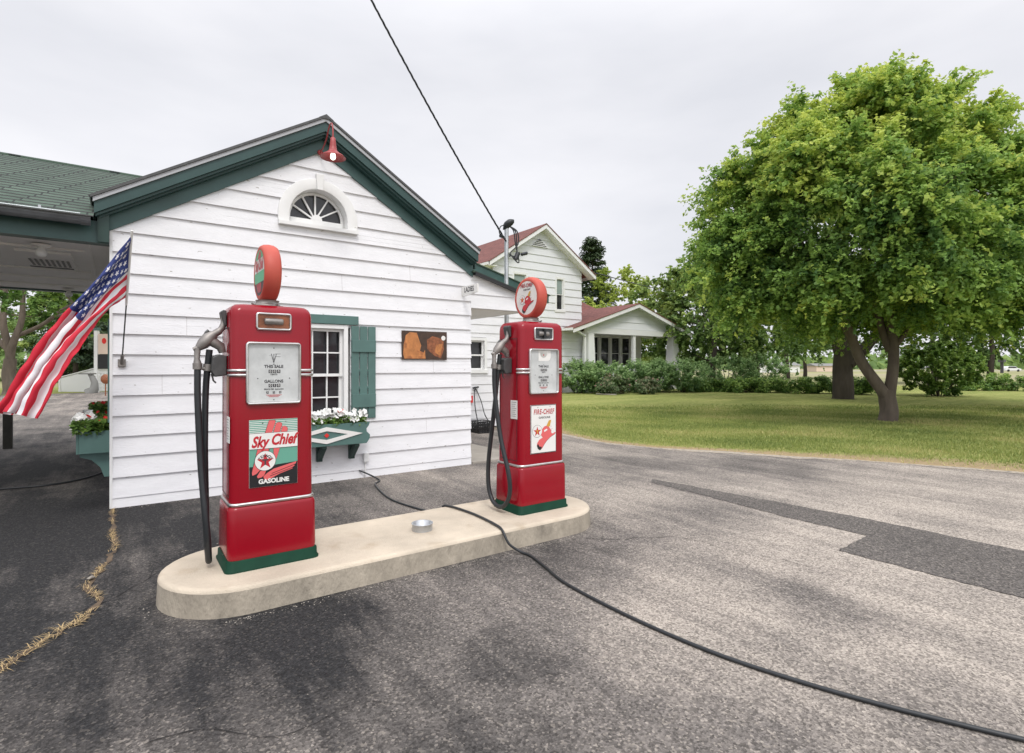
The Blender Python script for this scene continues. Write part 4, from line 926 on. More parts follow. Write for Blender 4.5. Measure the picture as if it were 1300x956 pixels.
# ---- ceiling light bulbs
for (x,y,lab) in ((-.66,7.57,'white bulb fixture on the canopy ceiling near the green beam'),(-.67,11.68,'small bare bulb at the back edge of the canopy ceiling')):
    o=empty('ceiling_light',lab,'light',(x,y,2.784),'bulbs under the canopy'); b=MB(); b.lathe([(.09,0),(.085,-.015),(.05,-.022)],(0,0,0),(0,0,1),(1,0,0),(0,1,0),18); b.build('base','ceil',o); b=MB(); b.lathe([(.025,-.022),(.03,-.04),(.05,-.07),(.052,-.095),(.035,-.12),(.0,-.13)],(0,0,0),(0,0,1),(1,0,0),(0,1,0),16); b.build('bulb','bulb_off',o)
# ================================================================== ISLAND
def stadium(x0,x1,y0,y1,z,inset=0,seg=20):
    r=(y1-y0)/2-inset; cy=(y0+y1)/2; xa=x0+(y1-y0)/2; xb=x1-(y1-y0)/2; P=[]
    for i in range(seg+1): a=-math.pi/2+math.pi*i/seg; P.append(Vector((xb+r*math.cos(a),cy+r*math.sin(a),z)))
    for i in range(seg+1): a=math.pi/2+math.pi*i/seg; P.append(Vector((xa+r*math.cos(a),cy+r*math.sin(a),z)))
    return P
IS=(.19,3.77,3.59,4.56)
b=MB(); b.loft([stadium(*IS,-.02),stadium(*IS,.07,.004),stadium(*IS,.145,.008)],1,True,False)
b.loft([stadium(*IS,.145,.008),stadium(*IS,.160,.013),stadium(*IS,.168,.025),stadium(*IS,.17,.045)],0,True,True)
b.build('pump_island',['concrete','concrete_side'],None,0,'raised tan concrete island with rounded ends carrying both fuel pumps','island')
# canister
b=MB(); b.lathe([(.082,.0),(.082,.05),(.087,.052),(.087,.058),(.074,.058),(.074,.02),(.0,.018)],(2.0,4.0,.171),(0,0,1),(1,0,0),(0,1,0),32); b.build('fill_cap','galv',None,0,'round galvanised metal ring set on the island between the pumps','fill cap')
# ================================================================== PUMPS
def draw_star(pl,cx,cy,r,h,mi_white,mi_red,mi_black,mi_green,small=False):
    pl.circ(cx,cy,r*1.04,h,mi_black,30); pl.circ(cx,cy,r,h+.0006,mi_white,30)
    pl.star(cx,cy-r*.06,r*.86,h+.0012,mi_red)
    if not small:
        pl.arc('TEXACO',cx,cy-r*.1,r*.62,r*.38,h+.0018,mi_black,.40)
    pl.rect(cx-r*.30,cy+r*.02,cx+r*.30,cy+r*.17,h+.0018,mi_green); pl.rect(cx-r*.085,cy-r*.42,cx+r*.085,cy+r*.02,h+.0018,mi_green)
MATS=['white_en','en_red','black','en_green','en_pink','gold','grey','chrome']
HAT=[(.46,.68),(.40,.64),(.39,.575),(.44,.50),(.52,.45),(.62,.44),(.71,.47),(.78,.53),(.80,.60),(.86,.615),(.95,.585),(.97,.60),(.93,.63),(.83,.66),(.74,.69),(.62,.75),(.52,.82),(.43,.90),(.35,.935),(.27,.90),(.23,.84),(.25,.78),(.32,.72),(.40,.695)]
def draw_fire(pl,w_,h_,ring_=True):
    X=lambda x:(x-.5)*w_; Yy=lambda y:(.5-y)*h_
    if ring_:
        pl.rect(-w_/2,-h_/2,w_/2,h_/2,.0015,6); pl.rect(-w_/2+.006,-h_/2+.006,w_/2-.006,h_/2-.006,.0022,0)
    t=.003
    pl.text('FIRE-CHIEF',X(.5)+.0012,Yy(.145)-.0015,w_*.215,t,2,shear=.25,sx=.66,bold=w_*.003,sp=1.18); pl.text('FIRE-CHIEF',X(.5),Yy(.145),w_*.215,t+.0007,1,shear=.25,sx=.66,bold=w_*.004,sp=1.18); pl.text('GASOLINE',X(.53),Yy(.265),w_*.085,t,2,sx=1.15,bold=.0005)
    P=[(X(x),Yy(y)) for x,y in HAT]; c=(sum(p[0] for p in P)/len(P),sum(p[1] for p in P)/len(P))
    pl.poly([(x+.006*w_*4*.3,y-.006*h_*.8) for x,y in P],t,2); pl.poly(P,t+.0007,4)
    pl.poly([(X(.23),Yy(.84)),(X(.27),Yy(.905)),(X(.35),Yy(.937)),(X(.41),Yy(.90)),(X(.42),Yy(.87)),(X(.33),Yy(.86)),(X(.27),Yy(.80))],t+.0013,2)
    pl.poly([(X(.60),Yy(.445)),(X(.70),Yy(.33)),(X(.78),Yy(.32)),(X(.79),Yy(.345)),(X(.74),Yy(.45)),(X(.70),Yy(.465))],t+.0013,5)
    pl.poly([(X(.50),Yy(.53)),(X(.62),Yy(.50)),(X(.64),Yy(.53)),(X(.52),Yy(.57))],t+.0019,0)
    for a in ((.79,.46),(.83,.51),(.80,.54)): pl.circ(X(a[0]),Yy(a[1]),w_*.012,t,1,8)
    draw_star(pl,X(.245),Yy(.54),h_*.125,t+.0002,0,1,2,5,small=True)
def draw_sky(pl,w_,h_):
    X=lambda x:(x-.5)*w_; Yy=lambda y:(.5-y)*h_
    pl.rect(-w_/2,-h_/2,w_/2,h_/2,.0015,3)
    for k in range(7): y=.02+k*.027; pl.rect(X(0),Yy(y+.010),X(1),Yy(y),.0021,0)
    pl.poly([(X(0),Yy(.69)),(X(0),Yy(1)),(X(1),Yy(1)),(X(1),Yy(.665)),(X(.58),Yy(.685)),(X(.3),Yy(.70))],.0021,2)
    t=.0027
    def lobe(P,e=.012):
        cx=sum(p[0] for p in P)/len(P); cy=sum(p[1] for p in P)/len(P)
        pl.poly([(X(cx+(x-cx)*(1+.09)),Yy(cy+(y-cy)*1.05)) for x,y in P],t,2); pl.poly([(X(x),Yy(y)) for x,y in P],t+.0006,4)
    lobe([(.40,.012),(.52,.012),(.53,.04),(.44,.24),(.30,.24)]); lobe([(.545,.06),(.60,.045),(.66,.06),(.67,.09),(.60,.24),(.47,.24)]); lobe([(.68,.115),(.73,.11),(.78,.13),(.79,.16),(.76,.24),(.63,.24)])
    lobe([(.17,.42),(.40,.42),(.34,.66),(.14,.80),(.06,.82),(.05,.78)]); lobe([(.49,.42),(.63,.42),(.55,.60),(.50,.62)]); lobe([(.15,.84),(.22,.76),(.34,.76),(.30,.83),(.24,.86),(.17,.865)])
    lobe([(.30,.89),(.28,.85),(.36,.80),(.50,.745),(.98,.665),(.96,.70),(.92,.715),(.94,.73),(.88,.755),(.90,.77),(.62,.83),(.42,.895),(.34,.905)])
    for (a,c) in (((.45,.815),(.93,.712)),((.42,.85),(.90,.755))):
        pl.poly([(X(a[0]),Yy(a[1]+.004)),(X(c[0]),Yy(c[1]+.004)),(X(c[0]),Yy(c[1]-.004)),(X(a[0]),Yy(a[1]-.004))],t+.0014,2)
    pl.rect(X(0),Yy(.435),X(1),Yy(.195),t+.002,2); pl.rect(X(0),Yy(.43),X(1),Yy(.20),t+.0026,0)
    pl.text('Sky',X(.20),Yy(.335),w_*.33,t+.0034,1,shear=.32,sx=.72,bold=w_*.012); pl.text('Chief',X(.69),Yy(.312),w_*.33,t+.0034,1,shear=.32,sx=.74,bold=w_*.012)
    pl.text('GASOLINE',X(.50),Yy(.925),w_*.135,t+.001,0,sx=1.0,bold=w_*.006)
    draw_star(pl,X(.32),Yy(.615),h_*.145,t+.0012,0,1,2,6)
def globe_lens(pl,which):
    r=.158; pl.circ(0,0,r,.0,0,40)
    if which=='fire': draw_fire(pl,.235,.33,False)
    else:
        def seg(y0,y1,h,mi,inset=.0):
            P=[]; n=12
            for i in range(n+1): y=y0+(y1-y0)*i/n; P.append((math.sqrt(max(0,(r-inset)**2-y*y)),y))
            for i in range(n+1): y=y1-(y1-y0)*i/n; P.append((-math.sqrt(max(0,(r-inset)**2-y*y)),y))
            pl.poly(P,h,mi)
        seg(.098,.157,.001,3); seg(-.067,.008,.001,3); seg(-.156,-.067,.001,2)
        pl.poly([(.0,.15),(.06,.14),(.05,.098),(-.05,.098)],.0018,1)
        for k in range(4): pl.poly([(-.09+.04*k,-.07),(-.06+.04*k,-.07),(-.02+.03*k,-.135),(-.04+.03*k,-.135)],.0018,1)
        pl.text('Sky Chief',.0,.052,.098,.003,1,shear=.3,sx=.62,bold=.004)
def pump(x,which,label):
    o=empty('gas_pump',label,'gas pump',(x,4.08,.17),'red fuel pumps on the island')
    b=MB(); b.loft([rrect(.297,.225,.05,0),rrect(.297,.225,.05,.012),rrect(.289,.217,.05,.018),rrect(.287,.215,.05,.066),rrect(.280,.208,.05,.074)]); b.build('base','base_green',o)
    b=MB(); b.loft([rrect(.276,.205,.045,.0745),rrect(.280,.208,.05,.10),rrect(.277,.205,.05,.39),rrect(.272,.200,.05,.408),rrect(.262,.190,.05,.416)]); b.build('skirt','red',o)
    b=MB(); b.loft([rrect(.262,.190,.05,.4165),rrect(.270,.197,.055,.418),rrect(.272,.199,.056,.428),rrect(.270,.197,.055,.438),rrect(.262,.190,.05,.4385)]); b.build('lower_trim','chrome',o)
    b=MB(); b.loft([rrect(.262,.188,.055,.439),rrect(.259,.186,.055,1.66),rrect(.256,.183,.055,1.695),rrect(.244,.171,.055,1.722),rrect(.225,.152,.05,1.737),rrect(.20,.127,.05,1.742)]); b.build('cabinet','red',o)
    fy=-.188
    # side door panel line
    b=MB(); b.box((-.2632,-.13,.47),(-.2612,.13,.474)); b.box((-.2632,-.13,1.58),(-.2612,.13,1.584)); b.box((-.2632,-.134,.47),(-.2612,-.13,1.584)); b.box((-.2632,.13,.47),(-.2612,.134,1.584)); b.build('door_seam','black',o)
    # mid chrome bars, both sides of the dial
    for s in (1,-1):
        b=MB()
        for z in (1.272,1.302):
            P=[(s*.172,fy-.008,z),(s*.205,fy-.008,z),(s*.235,fy+.002,z),(s*.258,fy+.028,z),(s*.264,fy+.055,z)]; b.tube(P,.0105,8)
            
        b.build('side_bars','chrome',o)
    # display window
    b=MB(); x0,x1,z0,z1=-.110,.112,1.572,1.686
    def frame(mb,x0,x1,z0,z1,wd,d,r,y=fy):
        def rr(i,yy): return [Vector((p.x,yy,p.y)) for p in rrect((x1-x0)/2-i,(z1-z0)/2-i,max(r-i,.004),0,(x0+x1)/2,(z0+z1)/2,4)]
        mb.loft([rr(0,y+.012),rr(-.003,y-d*.5),rr(.003,y-d),rr(wd*.6,y-d),rr(wd,y-d*.3),rr(wd,y+.02)],0,True,False)
    frame(b,x0,x1,z0,z1,.014,.016,.018); b.build('display_frame','chrome',o)
    b=MB(); b.box((x0+.01,fy-.003,z0+.01),(x1-.01,fy-.001,z1-.01)); b.build('display_recess','plaque_r' if which=='sky' else 'grey',o)
    b=MB(); b.lathe([(.0,-.06),(.018,-.058),(.021,-.05),(.021,.05),(.018,.058),(0,.06)],(0.0,fy-.006,1.63),(1,0,0),(0,1,0),(0,0,1),16)
    if which=='fire': b.box((-.012,fy-.030,1.594),(.012,fy-.004,1.668),1)
    b.build('display_roll',['steel','black'],o)
    # dial
    b=MB(); frame(b,-.172,.172,1.078,1.49,.016,.026,.022); b.build('dial_frame','chrome',o)
    b=MB(); b.box((-.157,fy-.0035,1.093),(.157,fy-.0012,1.475)); pl=Plane(b,(0,fy-.0035,1.284),(1,0,0),(0,0,1),(0,-1,0))
    T=lambda s,y,sz,mi=1,**k: pl.text(s,0,y,sz,.0012,mi,**k)
    if which=='sky':
        pl.poly([(-.018,.13),(-.014,.13),(.001,.075),(-.002,.068)],.0012,1); pl.poly([(.014,.13),(.018,.13),(.001,.068),(-.001,.075)],.0012,1); pl.rect(-.002,.09,.002,.13,.0012,1); pl.rect(.005,.128,.042,.130,.0012,1); pl.rect(.01,.110,.042,.112,.0012,1); pl.rect(-.03,.118,-.018,.119,.0012,1)
    else:
        pl.poly([(-.06,.19),(.085,.19),(.085,.13),(.075,.105),(.055,.095),(-.06,.095)],.001,2); pl.circ(0,.165,.04,.0016,4,20); pl.circ(0,.15,.007,.0022,3,8)
    T('THIS SALE',.044,.027,bold=.0009)
    for yy in (.012,-.083):
        for k in range(3): pl.rect(-.033+k*.026,yy-.011,-.011+k*.026,yy+.011,.0010,1)
        for k,dg in enumerate('000' if yy>0 else '010'): pl.text(dg,-.022+k*.026,yy,.022,.0018,2)
    T('CENTS',-.009,.014,bold=.0004); T('GALLONS',-.055,.027,bold=.0009); T('PRICE PER GALLON',-.108,.014,bold=.0004)
    for k in (-1,0,1): pl.rect(-.007+k*.04,-.137,.007+k*.04,-.121,.0010,1); pl.text('5',k*.04,-.129,.015,.0018,2)
    for k in range(3): pl.rect(-.05+.01*k,-.147-.006*k,.05-.01*k,-.1445-.006*k,.0010,3)
    for (a,c) in ((0,.168),(0,.06),(-.1,-.035),(.1,-.035),(0,-.178)): pl.circ(a,c,.004,.0015,1,8)
    b.build('dial_face',['dial','grey','white_en','en_red','chrome'],o)
    # enamel sign
    b=MB(); b.box((-.152,fy-.004,.53),(.152,fy-.0015,.975)); pl=Plane(b,(0,fy-.004,.7525),(1,0,0),(0,0,1),(0,-1,0))
    if which=='sky': draw_sky(pl,.302,.443)
    else: draw_fire(pl,.302,.443)
    for (a,c) in ((-.07,.20),(.075,.205)): pl.circ(a,c,.004,.0035,2,8)
    b.build('enamel_sign',MATS,o)
    # side stickers
    b=MB(); z0=.83 if which=='sky' else .85; y0=-.165 if which=='sky' else -.14
    b.box((-.2655,y0,z0),(-.2625,y0+.10,z0+.17)); pl=Plane(b,(-.2655,y0+.05,z0+.085),(0,-1,0),(0,0,1),(-1,0,0))
    for k in range(8): pl.rect(-.038,.065-k*.018,.038-.01*(k%3),.068-k*.018,.001,1)
    b.build('notice_sticker',['white_en','grey'],o)
    # globe, faces turned to -X / +X
    g=MB(); prof=[(.150,-.050),(.170,-.056),(.186,-.050),(.197,-.031),(.201,0),(.197,.031),(.186,.050),(.170,.056),(.150,.050)]
    zc=1.742+.045+.190; g.lathe(prof,(0.0,0,zc),(1,0,0),(0,1,0),(0,0,1),44); gb_=g.build('globe','globe',o)
    b=MB()
    for s in (-1,1):
        pl=Plane(b,(s*.0525,0,zc),(0,s,0),(0,0,1),(s,0,0)); pl.circ(0,0,.166,-.0005,7,40); globe_lens(pl,which)
    b.build('globe_lens',['globe_white','en_red','black','globe_green','en_red','gold','grey','chrome'],gb_)
    b=MB(); b.lathe([(.10,0),(.105,.006),(.08,.016),(.072,.035),(.078,.046)],(0,0,1.742),(0,0,1),(1,0,0),(0,1,0),24); 
    for a in (0,1.57,3.14,4.71): b.tube([(.09*math.cos(a+.4),.09*math.sin(a+.4),1.75),(.12*math.cos(a+.4),.12*math.sin(a+.4),1.758)],.006,6)
    b.build('globe_collar','steel',o)
    # nozzle boot and nozzle on the left side
    X0=-.262
    b=MB(); b.prism([(X0-.001,-.06,1.27),(X0-.001,-.06,1.40),(X0-.05,-.06,1.41),(X0-.085,-.06,1.39),(X0-.092,-.06,1.30),(X0-.07,-.06,1.26)],(0,.10,0)); b.build('nozzle_boot','darkmetal',o,.006); b=MB(); b.tube([(X0-.085,-.02,1.28),(X0-.075,-.02,1.235),(X0-.06,-.02,1.22)],.006,6); b.build('boot_hook','darkmetal',o)
    b=MB(); b.prism([(X0-.001,-.05,1.60),(X0-.001,-.05,1.70),(X0-.02,-.05,1.705),(X0-.035,-.05,1.69),(X0-.03,-.05,1.66),(X0-.012,-.05,1.60)],(0,.09,0)); b.build('nozzle_rest','darkmetal',o,.006)
    nz=MB(); y=-.01
    nz.tube(smooth([(X0-.012,y,1.66),(X0-.018,y,1.60),(X0-.04,y,1.565),(X0-.075,y,1.54)]),[.017]*4+[.020]*4+[.024]*4+[.027],12)
    nz.tube([(X0-.07,y,1.543),(X0-.10,y,1.515),(X0-.135,y,1.475),(X0-.16,y,1.45)],[.030,.042,.037,.023],12); nz.tube([(X0-.09,y,1.50),(X0-.03,y,1.46),(X0-.02,y,1.42)],[.034,.030,.022],10)
    nz.tube([(X0-.155,y,1.455),(X0-.19,y,1.44)],[.018,.012],10); nz.tube([(X0-.165,y,1.45),(X0-.168,y,1.38),(X0-.165,y,1.34)],[.020,.017,.026],12); nz.tube([(X0-.165,y,1.35),(X0-.165,y,1.31)],[.029,.028],12)
    nzo=nz.build('nozzle','steel',o)
    b=MB(); b.tube(smooth([(X0-.135,y,1.505),(X0-.115,y,1.55),(X0-.10,y,1.565)],3),.011,8); b.build('trigger','darkmetal',nzo)
    # hose: down from the nozzle, loop near the ground, back up to the outlet by the boot
    loopw=.155 if which=='fire' else .055
    H=[(X0-.165,y,1.325),(X0-.165,y-.01,1.1),(X0-.150,y-loopw*.5,.7),(X0-.130,y-loopw-.02,.38),(X0-.115,y-loopw-.015,.20),(X0-.105,y-loopw*.55,.085),(X0-.10,y+loopw*.15,.045),(X0-.10,y+loopw*.85,.09),(X0-.105,y+loopw+.03,.22),(X0-.11,y+loopw+.02,.45),(X0-.12,y+loopw*.6,.8),(X0-.115,y+.035,1.15),(X0-.105,y+.02,1.33),(X0-.095,y+.01,1.44)]
    H=smooth(H,5); b=MB(); b.tube(H,.0200,12); b.build('hose','rubber',o)
    b=MB(); b.tube([(X0-.165,y,1.315),(X0-.10,y+.012,1.315)],.010,8); b.tube([(X0-.107,y+.02,1.30),(X0-.103,y+.018,1.345)],.028,12); b.build('hose_clamp','steel',nzo)
    return o
pump(.845,'sky','red gas pump with green and white wing sign, left on the island nearest the camera')
pump(3.18,'fire','red gas pump with white fire hat sign and white round globe, right on the island')
# ================================================================== CABLES, CRACK, SMALL THINGS
def cable(name,pts,r,m,label,cat,n=6):
    b=MB(); b.tube(smooth(pts,n),r,8); return b.build(name,m,None,0,label,cat)
z=.012
cable('power_cable',[(2.616,YW-.03,.10),(2.70,YW-.12,.06),(2.76,7.3-.55,z),(2.62,6.55,z),(2.50,6.0,z),(2.47,5.63,z),(2.52,5.25,z),(2.60,4.85,z),(2.55,4.63,.05),(2.50,4.57,.165),(2.53,4.45,.184),(2.56,4.2,.184),(2.56,3.99,.184),(2.535,3.72,.184),(2.515,3.60,.172),(2.53,3.53,.08),(2.60,3.47,.02),(2.62,3.35,z),(2.56,3.1,z),(2.48,2.77,z),(2.46,2.2,z),(2.50,1.69,z),(2.60,1.29,z),(2.75,.9,z),(3.0,.4,z)],.0105,'rubber','black power cable running from the wall outlet over the island across the asphalt','cable')
cable('power_cable',[(-.10,9.9,.35),(-.14,9.75,.05),(-.20,9.5,z),(-.42,9.1,z),(-.72,8.92,z),(-1.16,8.97,z),(-1.9,9.05,z),(-3,9.1,z)],.013,'rubber','black cable curving away from the side wall under the canopy','cable')
# service mast with twisted wire
ms=empty('service_mast','galvanised service mast with weatherhead rising through the alcove roof','mast',(5.6,7.889,0))
b=MB(); b.tube([(0,0,-.05),(0,0,2.6),(0,0,3.98)],.038,14); b.build('mast_pipe','galv',ms)
b=MB(); b.lathe([(.042,-.05),(.06,.0),(.085,.05),(.088,.10),(.062,.15),(0,.165)],(0,0,3.98),(.42,-.30,.85),(1,0,0),(0,1,0),14); b.build('weatherhead','rubber',ms)
b=MB()
for k,(dx,dz) in enumerate(((.28,-.62),(.22,-.50),(.10,-.45))):
    b.tube(smooth([(.03,-.03,4.0),(.12+.04*k,-.05,3.92),(.16+.03*k,-.05,3.7),(dx-.05,-.06,3.98+dz),(.02,-.07,3.50-.03*k)],5),.011,6)
b.tube(smooth([(-.03,-.03,4.0),(-.18,-.08,3.95),(-.22,-.1,3.82),(-.05,-.06,3.72)],5),.010,6)
b.tube([(.30,-.05,3.52),(.42,-.05,3.56)],.03,8); b.tube([(.16,-.05,3.42),(.22,-.05,3.54)],.045,8); b.tube([(-.2,-.1,3.78),(-.16,-.09,3.78)],.035,8); b.build('drip_loops','rubber',ms)
# span wire
A=Vector((5.57,7.86,3.72)); Bp=Vector((3.22,7.546,6.90)); 
pts=[]; d=Bp-A; E_=A+d*3.2
for i in range(61):
    t=i/60; p=A.lerp(E_,t); p.z-= 4*.55*t*(1-t)*1.0; pts.append(p)
# shift so that the wire passes its bearing at the top of the picture
b=MB()
for ph in range(3):
    q=[]
    for i in range(len(pts)*6-5):
        t=i/6; k=int(t); k2=min(k+1,len(pts)-1); p=pts[k].lerp(pts[k2],t-k); a=i*.55+ph*2.094
        q.append(p+Vector((math.cos(a),math.sin(a),0))*.010)
    b.tube(q,.0085,5)
b.build('overhead_wire','rubber',None,0,'black twisted overhead service wire sweeping up from the mast','wire')
a=Vector((22.4,22.6,6.9)); c=DD(905,70,HZ(372,70)); b=MB(); b.tube([a.lerp(c,t/12)+Vector((0,0,-.5*math.sin(math.pi*t/12))) for t in range(13)],.03,5); b.build('overhead_wire','rubber',None,0,'thin far wire running from the white house roof to the right','wire')
# crack with dry grass
cr_pts=[(-.045,7.08),(-.04,6.5),(-.047,5.97),(-.02,5.6),(-.061,5.255),(-.137,4.863),(-.185,4.68),(-.12,4.5),(-.094,4.32),(-.15,4.18),(-.188,4.065),(-.316,3.908),(-.474,3.66),(-.7,3.35),(-1.0,3.0)]
cp=resample(cr_pts,.05); L_=[];R_=[]
for i,p in enumerate(cp):
    t=(cp[min(i+1,len(cp)-1)]-cp[max(i-1,0)]).normalized(); nn=Vector((-t.y,t.x)); q=p+nn*random.uniform(-.02,.02); w_=random.uniform(.009,.026); L_.append((q+nn*w_).to_tuple()+(.0045,)); R_.append((q-nn*w_).to_tuple()+(.0045,))
b=MB(); n_=len(L_); b.add(L_+R_,[(i,i+1,n_+i+1,n_+i) for i in range(n_-1)]); b.build('asphalt_crack','dirt',kind='structure')
# fine branching cracks
def crack(p0,ang,L,w0,name='asphalt_crack'):
    b=MB(); p=Vector(p0); a=ang; l_=[];r_=[]; k=int(L/.045)
    for i in range(k):
        a+=random.gauss(0,.28); a=ang+(a-ang)*.85; t=Vector((math.cos(a),math.sin(a))); nn=Vector((-t.y,t.x)); w_=w0*(1-i/k)*random.uniform(.5,1.2)
        l_.append((*(p+nn*w_),.0045)); r_.append((*(p-nn*w_),.0045)); p=p+t*.045
    b.add(l_+r_,[(i,i+1,k+i+1,k+i) for i in range(k-1)]); b.build(name,'crack_dark',kind='structure'); return [((l_[i][0]+r_[i][0])/2,(l_[i][1]+r_[i][1])/2) for i in range(k)]
q=crack((-.09,4.30),.55,.95,.004); crack(q[9],1.2,.4,.0025)
q=crack((3.3,3.45),-.9,2.6,.0035); crack(q[20],-.2,.9,.0025); crack(q[38],-1.7,.8,.0025)
q=crack((6.1,6.4),-1.2,2.4,.005); crack(q[25],-.3,1.0,.003)
crack((.1,2.6),-.15,1.5,.003); crack((1.0,7.0),-1.9,1.3,.003)
b=MB()
for i in range(1050):
    ci=random.randrange(len(cp)); p=cp[ci]
    if math.sin(ci*.7)+math.sin(ci*.31+1)<random.uniform(-1.2,1.0) and p.y>4.2: continue
    x=p.x+random.gauss(0,.009+.007*(p.y<4.2)); y=p.y+random.gauss(0,.02); a=random.random()*6.28; L=random.uniform(.015,.06)*(1.5 if p.y<4.3 else 1); h=random.uniform(.003,.022); w_=.0016
    d=Vector((math.cos(a),math.sin(a),0)); s=Vector((-d.y,d.x,0))*w_; o_=Vector((x,y,.006)); b.add([o_-s,o_+s,o_+d*L*.5+Vector((0,0,h))+s,o_+d*L*.5+Vector((0,0,h))-s,o_+d*L+Vector((0,0,h*.6))],[(0,1,2,3),(3,2,4)])
b.build('dry_grass','straw',None,0,'dry straw grass growing in the asphalt crack','dry grass',kind='stuff')
def pebble(mb,c,r):
    c=Vector(c); k=[Vector((random.gauss(0,.25)+x,random.gauss(0,.25)+y,random.gauss(0,.15)+z_*.6))*r+c for x,y,z_ in ((1,0,0),(-1,0,0),(0,1,0),(0,-1,0),(0,0,1),(0,0,-.6))]
    mb.add(k,[(0,2,4),(2,1,4),(1,3,4),(3,0,4),(2,0,5),(1,2,5),(3,1,5),(0,3,5)])
b=MB(); pebble(b,(-.155,4.80,.02),.032); b.build('stone','pebble',None,.006,'pale stone lying on the asphalt crack','stone')
b=MB()
for i in range(1500):
    q=random.random()
    if q<.35: x=random.uniform(XL,XR); y=YW-.03-abs(random.gauss(0,.05))
    elif q<.6: x=random.uniform(.5,3.4); y=3.57-abs(random.gauss(0,.04))
    elif q<.75: a=random.uniform(1.6,4.7); x=.675+(.5+abs(random.gauss(0,.03)))*math.cos(a); y=4.075+(.5+abs(random.gauss(0,.03)))*math.sin(a)
    else: x=random.uniform(.2,8); y=random.uniform(.8,7.0)
    if (.15<x<3.8 and 3.56<y<4.6): continue
    pebble(b,(x,y,.002),random.uniform(.002,.006))
b.build('gravel','pebble',None,0,'loose gravel scattered on the asphalt','gravel',kind='stuff')
# milk crate
ck=empty('milk_crate','black plastic milk crate on the ground by the rear wing wall','crate',(6.66,10.36,.0),rz=.0); b=MB(); s=.17;h=.27
def cbar(a,c,r): b.obox(a,(Vector(c)-Vector(a)).normalized(),(Vector(c)-Vector(a)).cross(Vector((0,0,1))).normalized() if abs((Vector(c)-Vector(a)).normalized().z)<.9 else (1,0,0),(Vector(c)-Vector(a)).normalized().cross((Vector(c)-Vector(a)).cross(Vector((0,0,1))).normalized()) if abs((Vector(c)-Vector(a)).normalized().z)<.9 else (0,1,0),(Vector(c)-Vector(a)).length,r,r)
for (xa,ya,xb,yb) in ((-s,-s,s,-s),(s,-s,s,s),(s,s,-s,s),(-s,s,-s,-s)):
    A_=Vector((xa,ya,0));B_=Vector((xb,yb,0)); u=(B_-A_).normalized(); nn=Vector((u.y,-u.x,0))
    for z_ in (0,.035,.19,.25): b.obox(A_+Vector((0,0,z_)),u,(0,0,1),nn,2*s,.02,.012)
    for k in range(9): b.obox(A_+u*(2*s*k/8-.006),u,(0,0,1),nn,.012,h,.010)
    for k in range(8):
        p0=A_+u*(2*s*k/8)+Vector((0,0,.05)); 
        for sg in (1,-1):
            dv=(u*(.0425*sg)+Vector((0,0,.07))).normalized(); pp=p0 if sg>0 else p0+u*.0425
            b.obox(pp,dv,dv.cross(nn),nn,.15 if False else .082,.006,.008); b.obox(pp+Vector((0,0,.07)),dv,dv.cross(nn),nn,.082,.006,.008)
b.box((-s,-s,.002),(s,s,.012)); b.build('crate_basket','black',ck)
b=MB(); b.tube(smooth([(6.30+.30,10.36,.10),(6.55,10.45,.55),(6.68,YV-.05,.98),(6.80,10.6,.70),(6.86,10.5,.35),(7.1,10.5,.10),(7.45,10.55,.06)],6),.012,6); b.tube([(6.62,YV-.05,1.0),(6.78,YV-.05,1.02)],.02,6); b.build('garden_hose','rubber',None,0,'dark hose hung from a hook on the rear wing wall above the crate','hose')
